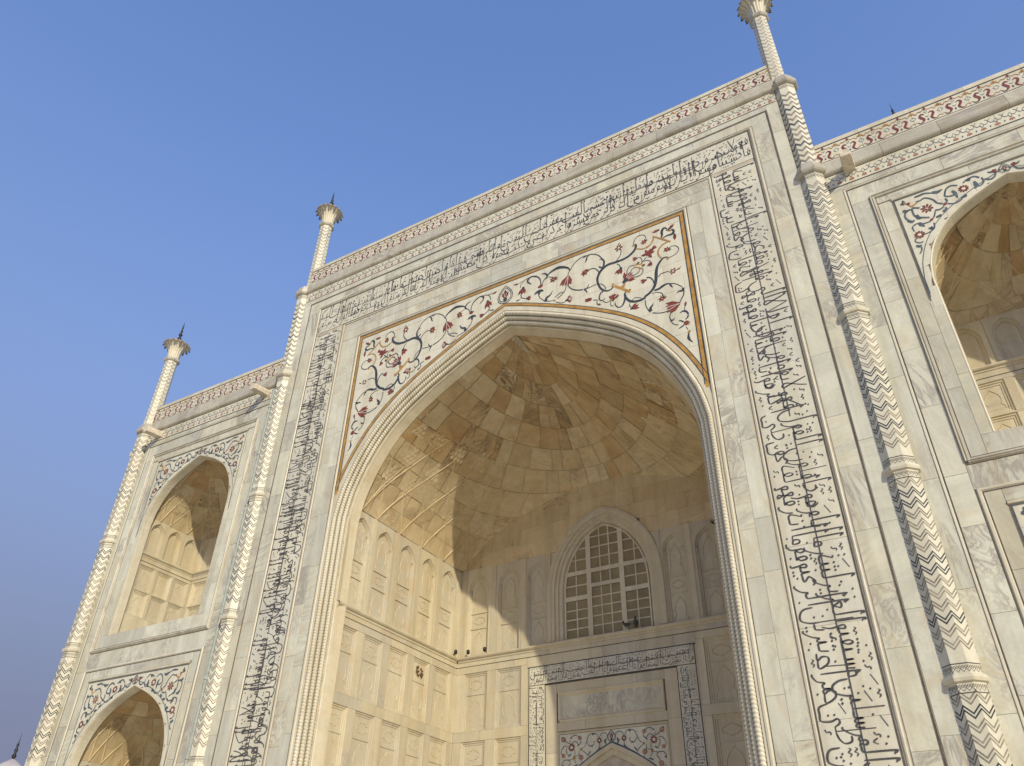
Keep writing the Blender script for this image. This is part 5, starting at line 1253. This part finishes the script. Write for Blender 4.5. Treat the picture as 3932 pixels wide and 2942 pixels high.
SV = vault(porch, VP, Y0, 6.02, 12.93, VP[0][1] + .02, 0, 12, 'vault', 14.4, 11, ribs, 5.65, wall_y=6.65)
# stepped wedges in the net
mbw = MB(); cnt = 0
def wedge(S, phi, t, s, dirn):
    """a little stalactite step: a wedge that stands out of the shell at its lower edge"""
    mb = mbw
    a = S(phi - s, t); b = S(phi + s, t); c = S(phi, t + s * 1.6 * dirn, 0); d = S(phi, t, .032)
    mb.face([a, d, c], 'vault2'); mb.face([d, b, c], 'vault2'); mb.face([a, b, d], 'vault2')
for side in (0, 1):
    for i in range(0, 5):
        for lv, t0 in enumerate((.17, .27, .37)):
            p0 = allp[i] + (allp[i + 1] - allp[i]) * (.5 if lv % 2 == 0 else 1.0)
            for r_ in range(4):
                hw_ = (4 - r_) * .0125; ta = t0 + r_ * .0165; tb = ta + .0155; N = 2 * (4 - r_); top = []; bot = []
                for q in range(N + 1):
                    phi = p0 - hw_ + 2 * hw_ * q / N; phi = phi if side == 0 else math.pi - phi
                    bot.append(SV(phi, ta - (.007 if q % 2 else 0), .016 if q % 2 else .006)); top.append(SV(phi, tb, .002))
                base = [SV(p_, ta - .002, -.005) for p_ in [(p0 - hw_ + 2 * hw_ * q / N) if side == 0 else math.pi - (p0 - hw_ + 2 * hw_ * q / N) for q in range(N + 1)]]
                mbw.grid([base, bot, top], 'vault2')
w_ = mbw.build('stepped_wedges', porch); w_['kind'] = 'stuff'
for k in range(9):   # crown rosette
    pass
mb = MB()
for k in range(13):
    p = math.pi * (k + .5) / 13
    a, b, c, d = SV(p - .1, .985, .02), SV(p - .1, .90, .03), SV(p, .885, .05), SV(p + .1, .90, .03)
    mb.face([a, b, c, d], 'inner')
mb.build('crown_rosette', porch)
mb = MB(); mb.face([(-5.7, .6, .02), (5.7, .6, .02), (5.7, 6.7, .02), (-5.7, 6.7, .02)], 'terrace'); mb.build('porch_floor', porch)

# ================================================================== WINGS
def wing(cx, name, label, mirror):
    t = thing(name, label, 'wall', (cx, 0, 0)); WY = .17
    pl = Plane((cx, WY, 0), (1, 0, 0), (0, -1, 0)); E_ = 3.96
    Z1 = 19.9; bf = MB(); dzl = -8.55
    az = zof(off(SIDE, .01)); low = [(x, max(z + dzl, 0.02)) for x, z in SIDE]; low[-1] = (2.25, .02); az2 = zof(low)
    us = sorted(set([round(-E_ + 2 * E_ * i / 90, 4) for i in range(91)] + [-2.256, 2.256]))
    for a, b in zip(us, us[1:]):
        ina = abs((a + b) / 2) < 2.256
        if ina:
            bf.face([pl(a, 0, -.03), pl(b, 0, -.03), pl(b, .02, -.03), pl(a, .02, -.03)], 'mortar')
            la, lb = az2(a) if abs(a) < 2.25 else 5.5, az2(b) if abs(b) < 2.25 else 5.5
            bf.face([pl(a, la, -.03), pl(b, lb, -.03), pl(b, 10.3, -.03), pl(a, 10.3, -.03)], 'mortar')
            la, lb = max(10.3, az(a)), max(10.3, az(b)); bf.face([pl(a, la, -.03), pl(b, lb, -.03), pl(b, Z1, -.03), pl(a, Z1, -.03)], 'mortar')
        else: bf.face([pl(a, 0, -.03), pl(b, 0, -.03), pl(b, Z1, -.03), pl(a, Z1, -.03)], 'mortar')
    bf.build('backing_wall', t)
    bb = MB()
    for s in (-1, 1): bb.face([(cx + s * E_, WY, 0), (cx + s * E_, 8, 0), (cx + s * E_, 8, Z1), (cx + s * E_, WY, Z1)], 'marble')
    bb.face([(cx - E_, .4, Z1), (cx + E_, .4, Z1), (cx + E_, 8, Z1), (cx - E_, 8, Z1)], 'trim'); bb.face([(cx - E_, 8, 0), (cx + E_, 8, 0), (cx + E_, 8, Z1), (cx - E_, 8, Z1)], 'marble'); bb.build('side_wall', t)
    for s in (-1, 1):
        def A(u0, u1, v0, v1, lo, hi, **k):
            a, b = sorted((s * u0, s * u1)); course(t, pl, a, b, v0, v1, lo, hi, **k)
        A(3.47, E_, 2.5, 18.42, 1.4, 2.6); A(2.95, 3.42, 2.5, 18.18, .9, 1.9)
        A(2.50, 2.80, 9.86, 17.32, 1.3, 2.5, **{}); A(2.25, 2.50, 10.3, 13.9, 1.4, 2.0); A(2.50, 2.86, 2.5, 9.10, 1.2, 2.2); A(2.25, 2.50, 2.5, 5.6, 1.4, 2.0)
    course(t, pl, -3.42, 3.42, 17.66, 18.18, 1.2, 2.3, along='u'); course(t, pl, -2.80, 2.80, 17.36, 17.6, 1.2, 2.3, along='u')
    course(t, pl, -E_, E_, 18.27, 18.42, 1.4, 2.4, along='u')
    course(t, pl, -2.50, 2.50, 9.86, 10.3, 1.4, 2.4, along='u'); course(t, pl, -2.95, 2.95, 9.16, 9.70, 1.4, 2.6, along='u'); course(t, pl, -2.50, 2.50, 8.80, 9.10, 1.4, 2.4, along='u')
    for zz, prof in ((0, SIDE), (dzl, [(x, z + dzl) for x, z in SIDE])):
        lw = zof(off(prof, .02)); z = 14.3 + zz
        while z < 17.2 + zz:
            h = min(.62, 17.26 + zz - z); x = -2.45
            while x < 2.45: e = min(2.45, x + rng.uniform(.7, 1.2)); slab('spandrel_stone', t, pl, x, e, z, z + h, 'spandrel', g=.002, lower=lw); x = e
            z += h
        for s in (-1, 1): slab('spandrel_stone', t, pl, *sorted((s * 2.25, s * 2.45)), 13.7 + zz, 14.3 + zz, 'spandrel', g=.002)
        mb = MB(); sweep(mb, pl, both(off(prof, .0)), [(.02, .003), (.0, .006), (-.015, .0), (-.03, -.05), (-.06, -.30), (-.02, -.34)], 'trim'); mb.build('arch_edge', t)
        mb = MB(); sweep(mb, pl, [p for p in both(off(prof, .17)) if p[1] > 14.0 + zz], [(-.008, .012), (.008, .012)], 's'); sweep(mb, pl, [(-2.44, 14.0 + zz), (-2.44, 17.24 + zz), (2.44, 17.24 + zz), (2.44, 14.0 + zz)], [(-.01, .012), (.01, .012)], 's'); mb.build('inlaid_line', t)
        mb = MB(); sweep(mb, pl, frame(2.49, 17.31 + zz, 10.3 + zz if zz == 0 else 2.6)[1:3], [(-.04, .0), (-.025, .03), (.015, .035), (.04, .0)], 'trim'); mb.build('moulding', t)
        for s in (-1, 1):
            mb = MB(); draw(mb, pl, S2, S2F, lambda p, s=s: (s * (p[0] - 13.87), p[1] - .02 + zz), 1.15)
            mb.build('floral_inlay', t, label='blue-green vines and red flowers on the %s side of the %s arch' % ('left' if s == 1 else 'right', 'upper' if zz == 0 else 'lower'))
        mb = MB(); medallion(mb, pl, 0, 16.93 + zz, 17.22 + zz, .26); mb.build('medallion', t)
    mb = MB(); sweep(mb, pl, [(-3.44, 2.6), (-3.44, 18.22), (3.44, 18.22), (3.44, 2.6)], [(-.025, .004), (-.01, .016), (.02, .02), (.03, .0)], 'trim'); mb.build('moulding', t)
    mb = MB(); sweep(mb, pl, [(-2.88, 9.78), (-2.88, 17.63), (2.88, 17.63), (2.88, 9.78), (-2.88, 9.78)], [(-.065, .0), (-.05, .04), (-.01, .045), (.01, .02), (.04, .055), (.065, .0)], 'cornice'); mb.build('moulding', t)
    mb = MB(); sweep(mb, pl, [(-2.88, 2.6), (-2.88, 9.13), (2.88, 9.13), (2.88, 2.6)], [(-.05, .0), (-.02, .03), (.02, .03), (.04, .0)], 'trim')
    mb.build('moulding', t)
    mb = MB(); sweep(mb, pl, frame(3.395, 18.17, 2.6), [(-.012, .007), (.012, .007)], 'line'); sweep(mb, pl, frame(2.82, 9.07, 2.6), [(-.012, .007), (.012, .007)], 'line'); line(mb, pl, (-E_, 18.44), (E_, 18.44), .02, 'line'); mb.build('inlaid_line', t)
    cornice(t, WY, cx - E_, cx + E_, 18.95); parapet(t, WY - .0, cx - E_, cx + E_, 19.46); frieze(t, WY, cx - E_, cx + E_, 18.46)
    # the two alcoves
    for zz, prof in ((0, SIDE), (dzl, [(x, z + dzl) for x, z in SIDE])):
        yb = 2.95; pb = Plane((cx, yb, 0), (1, 0, 0), (0, -1, 0)); pL = Plane((cx - 2.32, 0, 0), (0, 1, 0), (1, 0, 0)); pR = Plane((cx + 2.32, 0, 0), (0, 1, 0), (-1, 0, 0))
        f0 = 10.3 + zz if zz == 0 else .05
        mb = MB()
        for q, a, b in ((pb, -2.4, 2.4), (pL, .4, 3.0), (pR, .4, 3.0)): mb.face([q(a, f0, -.11), q(b, f0, -.11), q(b, 14.95 + zz, -.11), q(a, 14.95 + zz, -.11)], 'mortar')
        mb.face([(cx - 2.4, .2, f0), (cx + 2.4, .2, f0), (cx + 2.4, 3.05, f0), (cx - 2.4, 3.05, f0)], 'inner'); mb.build('alcove_shell', t)
        r1 = [(12.18 + zz, 13.10 + zz), (11.24 + zz, 12.14 + zz)]
        cols = [(.62, 1.30), (1.42, 2.10), (2.22, 2.86)]
        for q in (pL, pR):
            hs = [(a, b, c, d) for a, b in cols for c, d in r1]
            rails(t, q, .48, 2.95, f0 if zz == 0 else 2.6, 13.22 + zz, hs if zz == 0 else [])
            if zz == 0:
                for a, b, c, d in hs: put('wall_panel', panel_mesh(b - a, d - c, 0), t, q, (a + b) / 2, c)
            ledge(t, q, .45, 2.92, 13.5 + zz, .8); course(t, q, .48, 2.95, 13.24 + zz, 13.42 + zz, .8, 1.4, along='u', m='inner', g=.003)
            for c in (.93, 1.75, 2.56): put('blind_arch', blind_arch_mesh(.82, 1.38, .62, parts3=False), t, q, c, 13.56 + zz)
        cb = [(-2.16, -1.42), (-1.22, -.48), (-.37, .37), (.48, 1.22), (1.42, 2.16)]
        hs = [(a, b, c, d) for a, b in cb for c, d in r1]
        rails(t, pb, -2.32, 2.32, f0 if zz == 0 else 2.6, 13.22 + zz, hs if zz == 0 else [])
        if zz == 0:
            for a, b, c, d in hs: put('wall_panel', panel_mesh(b - a, d - c, 0), t, pb, (a + b) / 2, c)
        ledge(t, pb, -2.3, 2.3, 13.5 + zz, .8); course(t, pb, -2.32, 2.32, 13.24 + zz, 13.42 + zz, .8, 1.4, along='u', m='inner', g=.003)
        for c in (-1.85, -.93, 0, .93, 1.85): put('blind_arch', blind_arch_mesh(.94, 1.38, .66, parts3=False), t, pb, c, 13.56 + zz)
        vp = [p for p in off(prof, .06)]; vp[-1] = (2.32, vp[-1][1])
        pp = phis(2.46, 2.3, [.9, 1.35, 2.15], .48); ap_ = [.03] + pp + [math.pi / 4] + [math.atan2(1, x / 2.3) for x in (1.39, .46)]; ap_ += [math.pi - p for p in reversed(ap_)]
        rb = [(p, ap_[i + k], .42) for i, p in enumerate(ap_) for k in (-1, 1) if 0 <= i + k < len(ap_)]
        vault(t, vp, .48, 2.46, 14.93 + zz, vp[0][1] - .02, cx, 6, 'vault', 15.3 + zz, 20 + int(zz), rb, 2.32)
    return t
wing(13.87, 'side_wall_bay', 'right hand bay beside the great portal, its pointed alcove cut off by the photo edge', False)
wing(-13.72, 'side_wall_bay', 'left hand bay with two pointed alcoves, one above the other', True)

# ================================================================== SMALL THINGS
def spout(x, z, label, y=.17, L=.68, w=.13):
    mb = MB(); s = [(-w, -w * .9), (w, -w * .9), (w * 1.1, w * .3), (w * .55, w), (-w * .55, w), (-w * 1.1, w * .3)]
    mb.grid([[(x + a * k, y + .1 - t * (L + .1), z + b * k - t * .10) for a, b in s] for t, k in ((0, 1.15), (.5, 1.05), (.93, 1.0), (1, .9))], 'stone_spout', close=True)
    mb.face([(x + a * .9, y - L, z + b * .9 - .10) for a, b in s], 'stone_spout')
    o = mb.build('water_spout', None); o['label'] = label; o['category'] = 'water spout'; o['group'] = 'stone water spouts under the parapet'
spout(10.72, 18.98, 'round ended stone water spout on the right bay beside the portal column')
spout(-10.75, 18.80, 'stone water spout on the left bay close to the portal column')
spout(-16.72, 18.72, 'stone water spout at the outer end of the left bay')
mb = MB(); mb.grid([[(-17.9 - t * .78, .42 + a, 18.45 - t * .05 + b) for a, b in ((-.11, -.11), (.11, -.11), (.11, .11), (-.11, .11))] for t in (0, 1)], 'stone_spout', close=True)
mb.face([(-18.68, .42 + a, 18.40 + b) for a, b in ((-.11, -.11), (.11, -.11), (.11, .11), (-.11, .11))], 'stone_spout')
o = mb.build('water_spout', None); o['label'] = 'stub of a water spout poking out left of the outermost column'; o['category'] = 'water spout'; o['group'] = 'stone water spouts under the parapet'
# drain pipe down the left portal column
pp = thing('drain_pipe', 'grey green drain pipe running down beside the left portal column', 'pipe', (-10.20, .05, 0))
mb = MB(); lathe(mb, -10.20, .05, [(.055, 0.1)] + [(.055, z * 1.0) for z in range(2, 19, 2)] + [(.055, 18.7)], 'pipe', 10); mb.build('pipe', pp, smooth=True)
for z in (17.9, 15.9, 13.85, 12.0, 10.1, 8.1, 5.9, 4.2):
    mb = MB(); lathe(mb, -10.20, .05, [(.056, z - .05), (.075, z - .045), (.075, z + .045), (.056, z + .05)], 'pipe', 10); mb.box(-10.26, -10.14, .05, .19, z - .03, z + .03, 'finial'); mb.build('bracket', pp)
# pigeons on the window ledge
def pigeon(x, y, z, rz, label, tail=0.0):
    t = thing('pigeon', label, 'bird', (x, y, z), 'pigeons on the window ledge')
    mb = MB(); P = [(.0, -.17, .10, .004), (.0, -.15, .10, .028), (0, -.10, .105, .055), (0, -.03, .11, .075), (0, .05, .125, .078), (0, .11, .155, .062), (0, .135, .20, .042), (0, .145, .235, .038), (0, .155, .262, .037), (0, .165, .285, .026), (0, .168, .297, .004)]
    mb.grid([[(px + r_ * math.cos(k * math.pi / 5), py + r_ * .25 * math.sin(k * math.pi / 5), pz + r_ * math.sin(k * math.pi / 5)) for k in range(10)] for px, py, pz, r_ in P], 'bird', close=True)
    o = link('body', mb.mesh('body', True), t, (x, y, z)); 
    mb = MB(); mb.grid([[(-.03, -.12, .10), (.03, -.12, .10)], [(-.035, -.22, .085), (.035, -.22, .085)], [(-.03, -.30, .07), (.03, -.30, .07)]], 'bird'); mb.grid([[(-.03, -.12, .085), (.03, -.12, .085)], [(-.03, -.30, .06), (.03, -.30, .06)]], 'bird'); link('tail', mb.mesh('tail'), t, (x, y, z))
    for s in (-1, 1):
        mb = MB(); mb.grid([[(s * .070, .09, .15), (s * .078, .05, .10)], [(s * .082, 0, .15), (s * .082, -.02, .09)], [(s * .06, -.13, .125), (s * .06, -.12, .095)], [(s * .02, -.24, .10), (s * .02, -.22, .09)]], 'bird'); link('wing', mb.mesh('wing', True), t, (x, y, z))
        mb = MB(); mb.box(s * .03 - .006, s * .03 + .006, .0, .012, 0, .05, 'r'); mb.box(s * .03 - .012, s * .03 + .012, -.015, .045, 0, .006, 'r'); link('leg', mb.mesh('leg'), t, (x, y, z))
    mb = MB(); mb.grid([[(-.008, .19, .262), (.008, .19, .262), (0, .19, .275)], [(-.001, .225, .255), (.001, .225, .255), (0, .225, .257)]], 'line', close=True); link('beak', mb.mesh('beak'), t, (x, y, z))
    t.rotation_euler = (0, 0, rz); t.scale = (.92, .92, .92)
pigeon(.78, 6.46, 9.835, R(60), 'left hand dark pigeon perched on the window ledge, leaning towards the other')
pigeon(1.10, 6.46, 9.835, R(-160), 'right hand dark pigeon on the window ledge, standing upright')
# dark nest on a panel of the left porch wall
mb = MB(); rr = random.Random(2)
for i in range(26):
    a = rr.random() * 6.3; q = rr.random() ** .7 * .2; c = LEFTW(4.62 + q * math.cos(a), 8.83 + q * math.sin(a), -.06); s = rr.uniform(.02, .045)
    lathe(mb, c[0], c[1], [(.001, c[2] - s), (s * .8, c[2] - s * .5), (s, c[2]), (s * .8, c[2] + s * .5), (.001, c[2] + s)], 'nest', 6)
o = mb.build('wasp_nest', None, smooth=True); o['label'] = 'small dark clustered nest stuck on a panel of the sunlit left porch wall'; o['category'] = 'nest'
def lamp(p, label):
    mb = MB(); lathe(mb, p[0], p[1], [(.002, p[2] + .02), (.05, p[2] + .02), (.06, p[2] + .07), (.055, p[2] + .13), (.03, p[2] + .16), (.002, p[2] + .165)], 'finial', 10); mb.box(p[0] - .02, p[0] + .02, p[1] - .02, p[1] + .02, p[2], p[2] + .03, 'finial')
    o = mb.build('spotlight', None, smooth=True); o['label'] = label; o['category'] = 'spotlight'; o['group'] = 'small dark spotlights on the porch ledge'
lamp((-5.12, 6.50, 9.84), 'first small dark spotlight on the back ledge right of the porch corner'); lamp((-4.45, 6.50, 9.84), 'second small dark spotlight on the back ledge, farther from the corner'); lamp((-5.50, 6.30, 9.84), 'small dark spotlight on the ledge in the very corner of the porch')
# kiosk dome on the roof behind the right bay
def kiosk(name, label, x, y, z0, r_, zg, mw, finial_h, cols_=8, red=None):
    t = thing(name, label, 'kiosk', (x, y, zg))
    mb = MB(); lathe(mb, x, y, [(r_ * .95, z0), (r_ * 1.02, z0 + r_ * .25), (r_ * .93, z0 + r_ * .6), (r_ * .7, z0 + r_ * .9), (r_ * .38, z0 + r_ * 1.12), (r_ * .16, z0 + r_ * 1.25), (.02, z0 + r_ * 1.34)], mw, 24); mb.build('dome', t, smooth=True)
    mb = MB(); lathe(mb, x, y, [(r_ * 1.35, z0 - .28), (r_ * 1.4, z0 - .2), (r_ * 1.05, z0 - .05), (r_ * .95, z0 + .02)], red or mw, 8); mb.build('eaves', t)
    for k in range(cols_):
        a = 2 * math.pi * k / cols_; mb = MB(); lathe(mb, x + r_ * .9 * math.cos(a), y + r_ * .9 * math.sin(a), [(r_ * .09, z0 - r_ * 1.5), (r_ * .08, z0 - .25)], red or mw, 8); mb.build('column', t)
    mb = MB(); lathe(mb, x, y, [(r_ * 1.1, zg), (r_ * 1.1, z0 - r_ * 1.5), (.01, z0 - r_ * 1.48)], red or mw, 8); mb.build('base', t)
    b = z0 + r_ * 1.3; h = finial_h; mb = MB(); lathe(mb, x, y, [(.04 * h, b), (.09 * h, b + .1 * h), (.04 * h, b + .22 * h), (.07 * h, b + .32 * h), (.03 * h, b + .42 * h), (.05 * h, b + .5 * h), (.015 * h, b + .62 * h), (.002, b + h)], 'finial', 10); mb.build('finial', t, smooth=True)
kiosk('roof_kiosk', 'dark finial and tip of a small dome peeping over the right parapet', 13.03, 7.2, 26.78, .9, 19.9, 'trim', 1.05)
kiosk('distant_pavilion', 'small far off white dome on a red sandstone base at the lower left corner', -89.6, 40, 15.9, 2.0, 0, 'farwhite', 3.0, red='sand')
